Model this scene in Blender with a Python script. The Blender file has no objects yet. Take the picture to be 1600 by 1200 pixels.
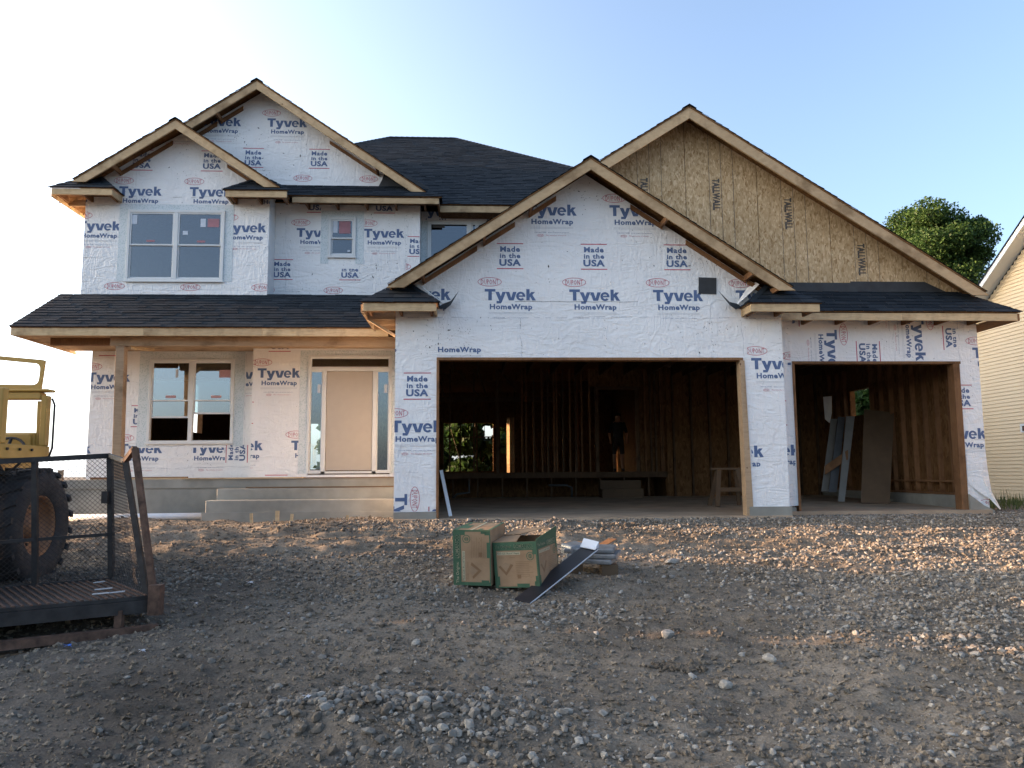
import bpy, math, random
import numpy as np
from mathutils import Vector, Matrix
random.seed(7); RNG = np.random.default_rng(11)
S = bpy.context.scene
COL = S.collection

# ------------------------------------------------------------------ camera
FPX, YAW, PITCH, ROLL, ZC = 1225.0, math.radians(3), math.radians(6.5), math.radians(-0.4), 0.72
FW = np.array([math.sin(YAW)*math.cos(PITCH), math.cos(YAW)*math.cos(PITCH), math.sin(PITCH)])
_r = np.array([math.cos(YAW), -math.sin(YAW), 0.0]); _u = np.cross(_r, FW)
RT = math.cos(ROLL)*_r + math.sin(ROLL)*_u; UP = -math.sin(ROLL)*_r + math.cos(ROLL)*_u
cam_d = bpy.data.cameras.new('camera'); cam = bpy.data.objects.new('camera', cam_d); COL.objects.link(cam)
cam_d.sensor_width = 36; cam_d.lens = FPX/1600*36; cam_d.clip_end = 3000; cam_d.clip_start = 0.05
cam.matrix_world = Matrix(((RT[0], UP[0], -FW[0], 0), (RT[1], UP[1], -FW[1], 0), (RT[2], UP[2], -FW[2], ZC), (0, 0, 0, 1)))
S.camera = cam
# survey of the photograph: a picture point lying on a known real plane gives its place in metres
def at(x, y, Y=None, X=None, Z=None):
    d = (x-800)/FPX*RT + (600-y)/FPX*UP + FW
    t = Y/d[1] if Y is not None else (X/d[0] if X is not None else (Z-ZC)/d[2])
    return (float(d[0]*t), float(d[1]*t), float(d[2]*t+ZC))

# ------------------------------------------------------------------ light
SUN_EL, SUN_AZ = math.radians(8), math.radians(9)      # azimuth: degrees behind the house line, from the left
w = bpy.data.worlds.new('World'); S.world = w; w.use_nodes = True
nt = w.node_tree; bg = nt.nodes['Background']
sky = nt.nodes.new('ShaderNodeTexSky'); sky.sky_type = 'NISHITA'; sky.sun_disc = False
sky.sun_elevation = SUN_EL
sky.sun_rotation = -(math.pi/2-SUN_AZ)
sky.air_density = .7; sky.dust_density = 4.5; sky.ozone_density = 1.6; sky.altitude = 0
tcw = nt.nodes.new('ShaderNodeTexCoord'); sxw = nt.nodes.new('ShaderNodeSeparateXYZ'); nt.links.new(tcw.outputs['Generated'], sxw.inputs[0])
def mth(op, a, b=None, c=None):          # sun-side summer haze low over the horizon, laid over the Nishita sky
    m = nt.nodes.new('ShaderNodeMath'); m.operation = op
    for i, v in enumerate((a, b, c)):
        if v is None: continue
        if hasattr(v, 'links'): nt.links.new(v, m.inputs[i])
        else: m.inputs[i].default_value = v
    return m.outputs[0]
dotn = nt.nodes.new('ShaderNodeVectorMath'); dotn.operation = 'DOT_PRODUCT'; nt.links.new(tcw.outputs['Generated'], dotn.inputs[0])
dotn.inputs[1].default_value = (-math.cos(SUN_AZ)*math.cos(SUN_EL), math.sin(SUN_AZ)*math.cos(SUN_EL), math.sin(SUN_EL))
gl_ = mth('POWER', mth('MAXIMUM', mth('MULTIPLY_ADD', dotn.outputs['Value'], .80, .17), 0.0), 2.0)
el_ = mth('EXPONENT', mth('MULTIPLY', mth('ABSOLUTE', sxw.outputs[2]), -2.2))
hz = mth('MULTIPLY', mth('MULTIPLY', gl_, el_), 6.5)
hzb = mth('MULTIPLY', mth('EXPONENT', mth('MULTIPLY', mth('ABSOLUTE', sxw.outputs[2]), -1.8)), .38)
hv = nt.nodes.new('ShaderNodeVectorMath'); hv.operation = 'SCALE'; hv.inputs[0].default_value = (.86, .93, 1.0); nt.links.new(mth('ADD', hz, hzb), hv.inputs['Scale'])
av = nt.nodes.new('ShaderNodeVectorMath'); av.operation = 'ADD'; nt.links.new(sky.outputs[0], av.inputs[0]); nt.links.new(hv.outputs[0], av.inputs[1])
nt.links.new(av.outputs[0], bg.inputs[0]); bg.inputs[1].default_value = 0.12
sd = bpy.data.lights.new('sun', 'SUN'); sd.energy = 3.3; sd.angle = math.radians(0.6); sd.color = (1, .60, .34)
sun = bpy.data.objects.new('sun', sd); COL.objects.link(sun)
SD = Vector((-math.cos(SUN_AZ)*math.cos(SUN_EL), math.sin(SUN_AZ)*math.cos(SUN_EL), math.sin(SUN_EL)))
sun.rotation_euler = SD.to_track_quat('Z', 'Y').to_euler(); sun.location = (-30, 10, 20)
S.view_settings.view_transform = 'Standard'; S.view_settings.look = 'None'
S.view_settings.exposure = 2.47; S.view_settings.gamma = 1; S.view_settings.use_curve_mapping = False
S.render.engine = 'CYCLES'

# ------------------------------------------------------------------ materials
def newmat(name, rough=.7, metal=0, spec=.4):
    m = bpy.data.materials.new(name); m.use_nodes = True
    b = m.node_tree.nodes['Principled BSDF']
    b.inputs['Roughness'].default_value = rough; b.inputs['Metallic'].default_value = metal
    b.inputs['Specular IOR Level'].default_value = spec
    return m, m.node_tree, b
def N(t, typ, **k):
    n = t.nodes.new(typ)
    for a, v in k.items():
        if a.startswith('i_'):
            key = a[2:].replace('_', ' ')
            n.inputs[key].default_value = v
        else: setattr(n, a, v)
    return n
def mapping(t, scale=(1, 1, 1), rot=(0, 0, 0), coord='Object'):
    c = t.nodes.new('ShaderNodeTexCoord'); m = t.nodes.new('ShaderNodeMapping')
    m.inputs['Scale'].default_value = scale; m.inputs['Rotation'].default_value = rot
    t.links.new(c.outputs[coord], m.inputs[0]); return m.outputs[0]
def ramp(t, fac, stops):
    r = t.nodes.new('ShaderNodeValToRGB'); e = r.color_ramp.elements
    while len(e) < len(stops): e.new(.5)
    for i, (p, c) in enumerate(stops):
        e[i].position = p; e[i].color = (c[0], c[1], c[2], 1) if hasattr(c, '__len__') else (c, c, c, 1)
    t.links.new(fac, r.inputs[0]); return r.outputs[0]
def mixc(t, fac, a, b, mode='MIX'):
    m = t.nodes.new('ShaderNodeMix'); m.data_type = 'RGBA'; m.blend_type = mode
    for s, v in ((0, fac), (6, a), (7, b)):
        if hasattr(v, 'links'): t.links.new(v, m.inputs[s])
        elif s == 0: m.inputs[0].default_value = v
        else: m.inputs[s].default_value = (v[0], v[1], v[2], 1)
    return m.outputs[2]
def bump(t, b, h, strength=.3, dist=.01, prev=None):
    n = t.nodes.new('ShaderNodeBump'); n.inputs['Strength'].default_value = strength; n.inputs['Distance'].default_value = dist
    t.links.new(h, n.inputs['Height'])
    if prev is not None: t.links.new(prev, n.inputs['Normal'])
    t.links.new(n.outputs[0], b.inputs['Normal']); return n.outputs[0]
def noise(t, vec, scale, detail=4, rough=.55, dist=0):
    n = t.nodes.new('ShaderNodeTexNoise'); n.inputs['Scale'].default_value = scale; n.inputs['Detail'].default_value = detail
    n.inputs['Roughness'].default_value = rough; n.inputs['Distortion'].default_value = dist
    t.links.new(vec, n.inputs['Vector']); return n.outputs[0]
def rnd_object(t, lo, hi):
    o = t.nodes.new('ShaderNodeObjectInfo'); return ramp(t, o.outputs['Random'], [(0, lo), (1, hi)])
M = {}
def simple(name, col, rough=.7, metal=0, spec=.4, var=.15, vs=6, bs=0, bd=.003, bscale=60):
    m, t, b = newmat(name, rough, metal, spec)
    v = mapping(t); n = noise(t, v, vs)
    lo = tuple(c*(1-var) for c in col); hi = tuple(min(1, c*(1+var)) for c in col)
    t.links.new(ramp(t, n, [(.3, lo), (.7, hi)]), b.inputs['Base Color'])
    if bs: bump(t, b, noise(t, v, bscale), bs, bd)
    M[name] = m; return m

# wrap: white sheet with creases, stains
m, t, b = newmat('house_wrap', .42, 0, .45)
v = mapping(t)
big = noise(t, v, .8, 3); spot = noise(t, v, 9, 6, .75)
c = ramp(t, big, [(.3, (.72, .712, .70)), (.7, (.80, .79, .772))])
msk = ramp(t, big, [(.45, 0), (.62, 1)])
sp = ramp(t, spot, [(.24, (.28, .27, .26)), (.33, (1, 1, 1))])
c = mixc(t, 1, c, sp, 'MULTIPLY')
t.links.new(c, b.inputs['Base Color'])
va = mapping(t, (1.0, 1, 3.2), (0, .5, 0)); na = N(t, 'ShaderNodeTexNoise', noise_dimensions='3D', i_Scale=1.6, i_Detail=5.0, i_Roughness=.5, i_Distortion=1.6)
t.links.new(va, na.inputs['Vector'])
va2 = mapping(t, (3.0, 1, .9), (0, -.4, 0)); nb = noise(t, va2, 2.4, 4, .5, 1.2)
rd = ramp(t, na.outputs[0], [(.35, 0), (.5, 1), (.65, 0)])
rd2 = ramp(t, nb, [(.4, 0), (.52, .8), (.62, 0)])
h = mixc(t, .45, rd, rd2); hh = mixc(t, .3, h, noise(t, v, 14, 3))
bump(t, b, hh, .55, .032); M['wrap'] = m
# wrap of the porch walls, under glass-fibre tape
m, t, b = newmat('flashing_tape', .5, 0, .4)
v = mapping(t); br = N(t, 'ShaderNodeTexVoronoi', i_Scale=34.0); t.links.new(v, br.inputs['Vector'])
c = ramp(t, br.outputs['Distance'], [(.2, (.42, .50, .50)), (.5, (.60, .64, .65))])
t.links.new(c, b.inputs['Base Color']); bump(t, b, br.outputs['Distance'], .3, .004); M['tape'] = m
simple('print_blue', (.085, .13, .245), .6, var=.12, vs=8)
simple('print_red', (.46, .085, .12), .6, var=.15, vs=8); simple('sticker_red', (.33, .15, .17), .5); simple('sticker_pink', (.42, .24, .25), .5); simple('litter_grey', (.075, .08, .085), .7)
simple('print_black', (.07, .065, .06), .7)
simple('print_grey', (.30, .32, .36), .7)
# lumber
def lumber(name, lo, hi, axis_scale=(2, 18, 18), stain=.5):
    m, t, b = newmat(name, .75, 0, .25)
    v = mapping(t, axis_scale, (0, 0, 0)); g = noise(t, v, 2.2, 6, .65, .6)
    c = ramp(t, g, [(.28, lo), (.72, hi)])
    v2 = mapping(t); st = ramp(t, noise(t, v2, 1.7, 5, .6), [(.36, (stain, stain*.92, stain*.82)), (.5, (1, 1, 1))])
    c = mixc(t, .8, c, mixc(t, 1, c, st, 'MULTIPLY'))
    kn = N(t, 'ShaderNodeTexVoronoi', i_Scale=2.3); t.links.new(v2, kn.inputs['Vector'])
    c = mixc(t, 1, c, ramp(t, kn.outputs['Distance'], [(.035, (.3, .2, .14)), (.06, (1, 1, 1))]), 'MULTIPLY')
    c = mixc(t, 1, c, rnd_object(t, (.8, .78, .76), (1.08, 1.06, 1.02)), 'MULTIPLY')
    t.links.new(c, b.inputs['Base Color']); bump(t, b, g, .25, .003); M[name] = m
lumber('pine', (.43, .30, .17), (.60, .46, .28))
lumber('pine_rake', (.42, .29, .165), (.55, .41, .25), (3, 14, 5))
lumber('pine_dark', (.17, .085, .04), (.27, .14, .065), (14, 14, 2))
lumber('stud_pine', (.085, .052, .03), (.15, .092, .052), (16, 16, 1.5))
lumber('porch_wood', (.31, .215, .135), (.43, .31, .20), (2, 14, 14))
# OSB
def osb(name, sc, tint=(1, 1, 1)):
    m, t, b = newmat(name, .8, 0, .2)
    cols = []
    v = mapping(t, sc); vo = N(t, 'ShaderNodeTexVoronoi', i_Scale=1.0, i_Randomness=1.0)
    nn = N(t, 'ShaderNodeTexNoise', i_Scale=.35, i_Detail=2.0); t.links.new(v, nn.inputs['Vector'])
    ad = N(t, 'ShaderNodeVectorMath', operation='ADD'); mu = N(t, 'ShaderNodeVectorMath', operation='SCALE'); mu.inputs['Scale'].default_value = 3.2
    t.links.new(nn.outputs['Color'], mu.inputs[0]); t.links.new(v, ad.inputs[0]); t.links.new(mu.outputs[0], ad.inputs[1]); t.links.new(ad.outputs[0], vo.inputs['Vector'])
    sx = N(t, 'ShaderNodeSeparateColor'); t.links.new(vo.outputs['Color'], sx.inputs[0])
    k = lambda a: tuple(x*y for x, y in zip(a, tint))
    c = ramp(t, sx.outputs[0], [(0, k((.27, .175, .075))), (.25, k((.40, .285, .14))), (.75, k((.47, .345, .18))), (1, k((.58, .45, .26)))])
    v2 = mapping(t); d = ramp(t, noise(t, v2, 11, 5, .8), [(.27, (.3, .22, .15)), (.33, (1, 1, 1))])
    c = mixc(t, 1, c, d, 'MULTIPLY'); big = ramp(t, noise(t, v2, 1.1, 3), [(.3, (.82, .8, .76)), (.7, (1.05, 1.05, 1.05))])
    c = mixc(t, 1, c, big, 'MULTIPLY'); t.links.new(c, b.inputs['Base Color']); bump(t, b, sx.outputs[1], .3, .003); M[name] = m
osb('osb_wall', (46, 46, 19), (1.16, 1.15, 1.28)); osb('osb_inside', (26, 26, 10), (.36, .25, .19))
# shingles
m, t, b = newmat('asphalt_shingle', .95, 0, .08)
g = t.nodes.new('ShaderNodeNewGeometry'); v = mapping(t)
c = ramp(t, g.outputs['Random Per Island'], [(0, (.015, .020, .026)), (.5, (.020, .026, .033)), (1, (.028, .035, .043))])
c = mixc(t, .5, c, mixc(t, 1, c, ramp(t, noise(t, v, 160, 2), [(.35, .55), (.65, 1.5)]), 'MULTIPLY'))
t.links.new(c, b.inputs['Base Color']); bump(t, b, noise(t, v, 220, 2), .4, .002); M['shingle'] = m
simple('roof_felt', (.035, .038, .042), .75, var=.2)
simple('white_vinyl', (.62, .63, .62), .4, var=.03)
simple('door_cream', (.42, .365, .30), .45, var=.03)
simple('concrete', (.25, .24, .205), .85, var=.28, vs=1.7, bs=.2)
simple('slab', (.36, .265, .18), .85, var=.25, vs=1.6, bs=.2)
simple('pvc', (.74, .76, .77), .35, var=.04)
simple('lumber_white', (.19, .185, .17), .6, var=.1)
simple('plywood', (.105, .065, .035), .75, var=.18, vs=3)
simple('brass', (.25, .18, .09), .35, 1)
simple('rust_steel', (.10, .058, .04), .8, .2, var=.5, vs=14, bs=.4)
simple('steel_dark', (.036, .032, .030), .7, .3, var=.4, vs=9)
simple('yellow_paint', (.42, .24, .05), .5, var=.16, vs=3)
simple('tyre_rubber', (.022, .022, .024), .85, var=.35, vs=7, bs=.3)
simple('rim_orange', (.19, .085, .035), .6, var=.3, vs=9)
simple('black_trim', (.02, .021, .026), .35, .3, var=.2)
simple('trim_white', (.50, .54, .60), .35, var=.05)
simple('plastic_wrap', (.20, .205, .21), .3, var=.3, vs=10, bs=.5, bd=.02, bscale=12)
simple('bundle_side', (.24, .17, .12), .7, var=.3, vs=18)
simple('green_print', (.035, .085, .045), .65, var=.12, vs=12)
simple('brown_print', (.17, .095, .045), .7, var=.1)
simple('brown_print_light', (.34, .30, .20), .7, var=.1)
simple('skin', (.45, .28, .2), .6); simple('cloth_dark', (.035, .045, .06), .85); simple('cloth_shorts', (.05, .05, .055), .85); simple('hair', (.03, .022, .016), .8)
simple('bark', (.11, .085, .06), .9, var=.3, bs=.5, bd=.02, bscale=12)
simple('litter_white', (.42, .43, .45), .5); simple('litter_blue', (.05, .14, .42), .5)
m, t, b = newmat('cardboard', .8, 0, .2)
v = mapping(t); c = ramp(t, noise(t, v, 5, 5), [(.3, (.225, .145, .085)), (.7, (.30, .20, .12))]); t.links.new(c, b.inputs['Base Color'])
bump(t, b, noise(t, v, 7, 3), .6, .02); M['cardboard'] = m
m, t, b = newmat('vinyl_siding', .5, 0, .35)
v = mapping(t, (1, 1, 1)); c = ramp(t, noise(t, v, .7, 3), [(.3, (.63, .485, .30)), (.7, (.67, .525, .335))]); t.links.new(c, b.inputs['Base Color']); M['siding'] = m
def glass(name, fac, tint):
    m = bpy.data.materials.new(name); m.use_nodes = True; t = m.node_tree; t.nodes.clear()
    o = t.nodes.new('ShaderNodeOutputMaterial'); mx = t.nodes.new('ShaderNodeMixShader'); mx.inputs[0].default_value = fac
    a = t.nodes.new('ShaderNodeBsdfTransparent'); a.inputs[0].default_value = (*tint, 1)
    gl = t.nodes.new('ShaderNodeBsdfGlossy'); gl.inputs['Roughness'].default_value = .02; gl.inputs[0].default_value = (.86, .92, 1, 1)
    t.links.new(a.outputs[0], mx.inputs[1]); t.links.new(gl.outputs[0], mx.inputs[2]); t.links.new(mx.outputs[0], o.inputs[0]); M[name] = m
glass('window_glass', .10, (.55, .62, .66)); glass('clear_glass', .16, (.8, .86, .86)); glass('low_glass', .24, (.55, .62, .62))
def leafmat(name, lo, hi):
    m, t, b = newmat(name, .6, 0, .25); g = t.nodes.new('ShaderNodeNewGeometry')
    c = ramp(t, g.outputs['Random Per Island'], [(0, lo), (1, hi)]); t.links.new(c, b.inputs['Base Color'])
    tr = t.nodes.new('ShaderNodeBsdfTranslucent'); t.links.new(c, tr.inputs[0]); mx = t.nodes.new('ShaderNodeMixShader'); mx.inputs[0].default_value = .35
    t.links.new(b.outputs[0], mx.inputs[1]); t.links.new(tr.outputs[0], mx.inputs[2]); t.links.new(mx.outputs[0], t.nodes['Material Output'].inputs[0]); M[name] = m
leafmat('leaf', (.018, .045, .012), (.055, .105, .022)); leafmat('leaf_dark', (.018, .04, .012), (.05, .09, .022)); leafmat('grass', (.05, .08, .02), (.12, .15, .05))
# ground
m, t, b = newmat('dirt', .95, 0, .15)
v = mapping(t); n1 = noise(t, v, .55, 5, .6); n2 = noise(t, v, 7, 6, .7); n3 = noise(t, v, 60, 4, .7)
c = ramp(t, n1, [(.32, (.115, .094, .071)), (.5, (.185, .152, .115)), (.68, (.24, .198, .15))])
c = mixc(t, 1, c, ramp(t, n2, [(.3, .68), (.7, 1.25)]), 'MULTIPLY'); c = mixc(t, 1, c, ramp(t, n3, [(.3, .6), (.7, 1.35)]), 'MULTIPLY')
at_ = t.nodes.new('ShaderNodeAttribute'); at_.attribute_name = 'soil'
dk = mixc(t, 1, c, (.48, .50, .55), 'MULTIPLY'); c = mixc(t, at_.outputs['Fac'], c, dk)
t.links.new(c, b.inputs['Base Color'])
p = bump(t, b, n2, .5, .03); bump(t, b, n3, .7, .012, p); M['dirt'] = m
m, t, b = newmat('limestone_gravel', .9, 0, .2)
g = t.nodes.new('ShaderNodeNewGeometry'); v = mapping(t)
c = ramp(t, g.outputs['Random Per Island'], [(0, (.12, .098, .075)), (.35, (.175, .152, .125)), (.8, (.25, .226, .194)), (1, (.35, .325, .285))])
c = mixc(t, 1, c, ramp(t, noise(t, v, 45, 4), [(.3, .7), (.7, 1.15)]), 'MULTIPLY'); t.links.new(c, b.inputs['Base Color'])
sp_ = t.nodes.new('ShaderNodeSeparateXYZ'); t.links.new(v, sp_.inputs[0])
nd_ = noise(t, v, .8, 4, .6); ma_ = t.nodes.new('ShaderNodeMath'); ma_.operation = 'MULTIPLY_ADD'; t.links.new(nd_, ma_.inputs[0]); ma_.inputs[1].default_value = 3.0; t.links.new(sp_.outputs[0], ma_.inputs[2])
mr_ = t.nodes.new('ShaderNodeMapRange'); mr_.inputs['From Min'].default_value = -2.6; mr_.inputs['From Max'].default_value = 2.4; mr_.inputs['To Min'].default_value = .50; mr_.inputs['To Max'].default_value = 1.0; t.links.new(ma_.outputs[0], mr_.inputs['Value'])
vm_ = t.nodes.new('ShaderNodeVectorMath'); vm_.operation = 'SCALE'; t.links.new(c, vm_.inputs[0]); t.links.new(mr_.outputs[0], vm_.inputs['Scale']); t.links.new(vm_.outputs[0], b.inputs['Base Color'])   # soil tint and trailer and machine shade put into the left stones' colour
bump(t, b, noise(t, v, 90, 3), .5, .004); M['gravel'] = m

# ------------------------------------------------------------------ mesh helpers
def link(name, me, mats, parent=None, smooth=False):
    o = bpy.data.objects.new(name, me); COL.objects.link(o)
    for mm in (mats if isinstance(mats, (list, tuple)) else [mats]): me.materials.append(M[mm])
    if parent is not None: o.parent = parent
    if smooth: me.shade_smooth()
    return o
class MB:
    def __init__(s): s.v = []; s.f = []; s.m = []
    def poly(s, pts, mi=0):
        k = len(s.v); s.v += [tuple(p) for p in pts]; s.f.append(tuple(range(k, k+len(pts)))); s.m.append(mi)
    def hexa(s, p, mi=0):                    # 8 corners: bottom 4 ccw, top 4 ccw
        k = len(s.v); s.v += [tuple(q) for q in p]
        for f in ((3, 2, 1, 0), (4, 5, 6, 7), (0, 1, 5, 4), (1, 2, 6, 5), (2, 3, 7, 6), (3, 0, 4, 7)): s.f.append(tuple(k+i for i in f)); s.m.append(mi)
    def box(s, x0, x1, y0, y1, z0, z1, mi=0):
        s.hexa([(x0, y0, z0), (x1, y0, z0), (x1, y1, z0), (x0, y1, z0), (x0, y0, z1), (x1, y0, z1), (x1, y1, z1), (x0, y1, z1)], mi)
    def prism(s, pts, y0, y1, mi=0):         # polygon in XZ extruded along Y
        n = len(pts); s.poly([(x, y0, z) for x, z in pts], mi); s.poly([(x, y1, z) for x, z in reversed(pts)], mi)
        for i in range(n):
            a, b = pts[i], pts[(i+1) % n]; s.poly([(a[0], y0, a[1]), (a[0], y1, a[1]), (b[0], y1, b[1]), (b[0], y0, b[1])], mi)
    def bar(s, a, b, w, h, up=(0, 0, 1), mi=0):
        a, b = Vector(a), Vector(b); d = (b-a).normalized(); u = Vector(up); r = d.cross(u).normalized(); u = r.cross(d)
        q = []
        for p in (a, b): q += [p-r*w/2-u*h/2, p+r*w/2-u*h/2, p+r*w/2+u*h/2, p-r*w/2+u*h/2]
        s.hexa(q, mi)
    def tube(s, pts, r, n=10, mi=0, close=True):
        k0 = len(s.v); P = [Vector(p) for p in pts]; rr = r if hasattr(r, '__len__') else [r]*len(P)
        for i, p in enumerate(P):
            d = (P[min(i+1, len(P)-1)]-P[max(i-1, 0)]).normalized(); a = d.orthogonal().normalized() if i == 0 else (a-d*a.dot(d)).normalized(); c = d.cross(a)
            for j in range(n):
                th = 2*math.pi*j/n; s.v.append(tuple(p+(a*math.cos(th)+c*math.sin(th))*rr[i]))
        for i in range(len(P)-1):
            for j in range(n):
                A = k0+i*n+j; B = k0+i*n+(j+1) % n; s.f.append((A, B, B+n, A+n)); s.m.append(mi)
        if close: s.f.append(tuple(k0+j for j in reversed(range(n)))); s.m.append(mi); s.f.append(tuple(k0+(len(P)-1)*n+j for j in range(n))); s.m.append(mi)
    def build(s, name, mats, parent=None, smooth=False, stuff=False, loc=None):
        me = bpy.data.meshes.new(name)
        vv = s.v if loc is None else [(x-loc[0], y-loc[1], z-loc[2]) for x, y, z in s.v]
        me.from_pydata(vv, [], s.f); me.validate()
        if isinstance(mats, (list, tuple)) and len(me.polygons) == len(s.m): me.polygons.foreach_set('material_index', s.m)
        o = link(name, me, mats, parent, smooth)
        if loc is not None: o.location = loc
        if stuff: o['kind'] = 'stuff'
        return o
def box(name, x0, x1, y0, y1, z0, z1, mat, parent=None, centre=True):
    b = MB(); c = ((x0+x1)/2, (y0+y1)/2, (z0+z1)/2); b.box(x0, x1, y0, y1, z0, z1)
    return b.build(name, mat, parent, loc=c if centre else None)
def bevel(o, w=.004, seg=2):
    md = o.modifiers.new('bevel', 'BEVEL'); md.width = w; md.segments = seg; md.limit_method = 'ANGLE'; return o
def empty(name, loc=(0, 0, 0)):
    o = bpy.data.objects.new(name, None); COL.objects.link(o); o.location = loc; o.empty_display_size = .2; return o
def tag(o, label, cat, group=None, kind=None):
    o['label'] = label; o['category'] = cat
    if group: o['group'] = group
    if kind: o['kind'] = kind
    return o
def keep(o, parent):      # parent an object whose mesh is already in world coordinates
    o.parent = parent; o.matrix_parent_inverse = Matrix.Translation(parent.location).inverted(); return o

# 2D convex clipping ------------------------------------------------
def clip_half(P, a, b, c):                   # keep a*x+b*z<=c
    out = []; n = len(P)
    for i in range(n):
        p, q = P[i], P[(i+1) % n]; dp = a*p[0]+b*p[1]-c; dq = a*q[0]+b*q[1]-c
        if dp <= 0: out.append(p)
        if (dp < 0 < dq) or (dq < 0 < dp):
            k = dp/(dp-dq); out.append((p[0]+(q[0]-p[0])*k, p[1]+(q[1]-p[1])*k))
    return out
def halves(poly):
    A = sum(poly[i][0]*poly[(i+1) % len(poly)][1]-poly[(i+1) % len(poly)][0]*poly[i][1] for i in range(len(poly)))
    if A < 0: poly = poly[::-1]
    H = []
    for i in range(len(poly)):
        p, q = poly[i], poly[(i+1) % len(poly)]; a, b = q[1]-p[1], -(q[0]-p[0]); H.append((a, b, a*p[0]+b*p[1]))
    return H
def clip_convex(P, H):
    for h in H:
        if len(P) < 3: return []
        P = clip_half(P, *h)
    return P if len(P) >= 3 else []
def sub_rect(P, r):
    x0, x1, z0, z1 = r; out = []
    if max(p[0] for p in P) <= x0 or min(p[0] for p in P) >= x1 or max(p[1] for p in P) <= z0 or min(p[1] for p in P) >= z1: return [P]
    L = clip_half(P, 1, 0, x0); Rr = clip_half(P, -1, 0, -x1); Mi = clip_half(clip_half(P, -1, 0, -x0), 1, 0, x1) if len(P) > 2 else []
    for q in (L, Rr): 
        if len(q) >= 3: out.append(q)
    if len(Mi) >= 3:
        for q in (clip_half(Mi, 0, 1, z0), clip_half(Mi, 0, -1, -z1)):
            if len(q) >= 3: out.append(q)
    return out
def wall(name, poly, holes, Y, th, mat, parent, back=None):
    b = MB(); cells = [poly]
    for r in holes:
        nx = []
        for c_ in cells: nx += sub_rect(c_, r)
        cells = nx
    for c_ in cells:
        b.poly([(x, Y, z) for x, z in c_]); b.poly([(x, Y+th, z) for x, z in reversed(c_)], 1)
    n = len(poly); zlo = min(p[1] for p in poly)
    for i in range(n):
        if any(h[2] < zlo for h in holes) and i == 0: continue
        p, q = poly[i], poly[(i+1) % n]; b.poly([(p[0], Y, p[1]), (p[0], Y+th, p[1]), (q[0], Y+th, q[1]), (q[0], Y, q[1])])
    for x0, x1, z0, z1 in holes:
        for (ax, az, bx, bz) in ((x0, z0, x1, z0), (x1, z0, x1, z1), (x1, z1, x0, z1), (x0, z1, x0, z0)):
            b.poly([(ax, Y, az), (bx, Y, bz), (bx, Y+th, bz), (ax, Y+th, az)], 1)
    return b.build(name, [mat, back or 'osb_inside'], parent)

# ------------------------------------------------------------------ lettering
_dg = None
def text_tris(body, bold=.02, res=2, spacing=1.0):
    cu = bpy.data.curves.new('t', 'FONT'); cu.body = body; cu.offset = bold; cu.resolution_u = res; cu.space_character = spacing
    o = bpy.data.objects.new('t', cu); COL.objects.link(o); bpy.context.view_layer.update()
    me = o.evaluated_get(bpy.context.evaluated_depsgraph_get()).to_mesh()
    V = [(v.co.x, v.co.y) for v in me.vertices]; F = [[V[i] for i in p.vertices] for p in me.polygons]
    o.evaluated_get(bpy.context.evaluated_depsgraph_get()).to_mesh_clear(); bpy.data.objects.remove(o); bpy.data.curves.remove(cu)
    return F
def fit(F, cx, base, width, cap, capref=.70, shear=0):
    xs = [p[0] for f in F for p in f]; x0, x1 = min(xs), max(xs); s = width/(x1-x0); k = cap/capref
    return [[((p[0]-(x0+x1)/2)*s+cx, p[1]*k+base) for p in f] for f in F]
T = {k: text_tris(k, bo, re, sp) for k, bo, re, sp in (('Tyvek', .05, 3, 1.04), ('HomeWrap', .036, 2, 1.1), ('Made', .034, 2, 1.12), ('in the', .034, 2, 1.12), ('USA', .042, 3, 1.1), ('DUPONT', .004, 1, 1.05),
     ('1-800-44-TYVEK   www.construction.tyvek.com', .0, 1, 1), ('The miracles of science', 0, 1, 1))}
def ring(cx, cz, rx, rz, w, n=26):
    out = []
    for i in range(n):
        a, b2 = 2*math.pi*i/n, 2*math.pi*(i+1)/n
        out.append([(cx+rx*math.cos(a), cz+rz*math.sin(a)), (cx+rx*math.cos(b2), cz+rz*math.sin(b2)), (cx+(rx-w)*math.cos(b2), cz+(rz-w)*math.sin(b2)), (cx+(rx-w)*math.cos(a), cz+(rz-w)*math.sin(a))])
    return out
def rect2(x0, x1, z0, z1): return [(x0, z0), (x1, z0), (x1, z1), (x0, z1)]
UNIT = []      # (polygon, material, lift) origin = middle of 'Made in the USA'
def U(F, mi, k=0): UNIT.extend((f, mi, k+.00004*(n_ % 5)) for n_, f in enumerate(F))
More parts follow.
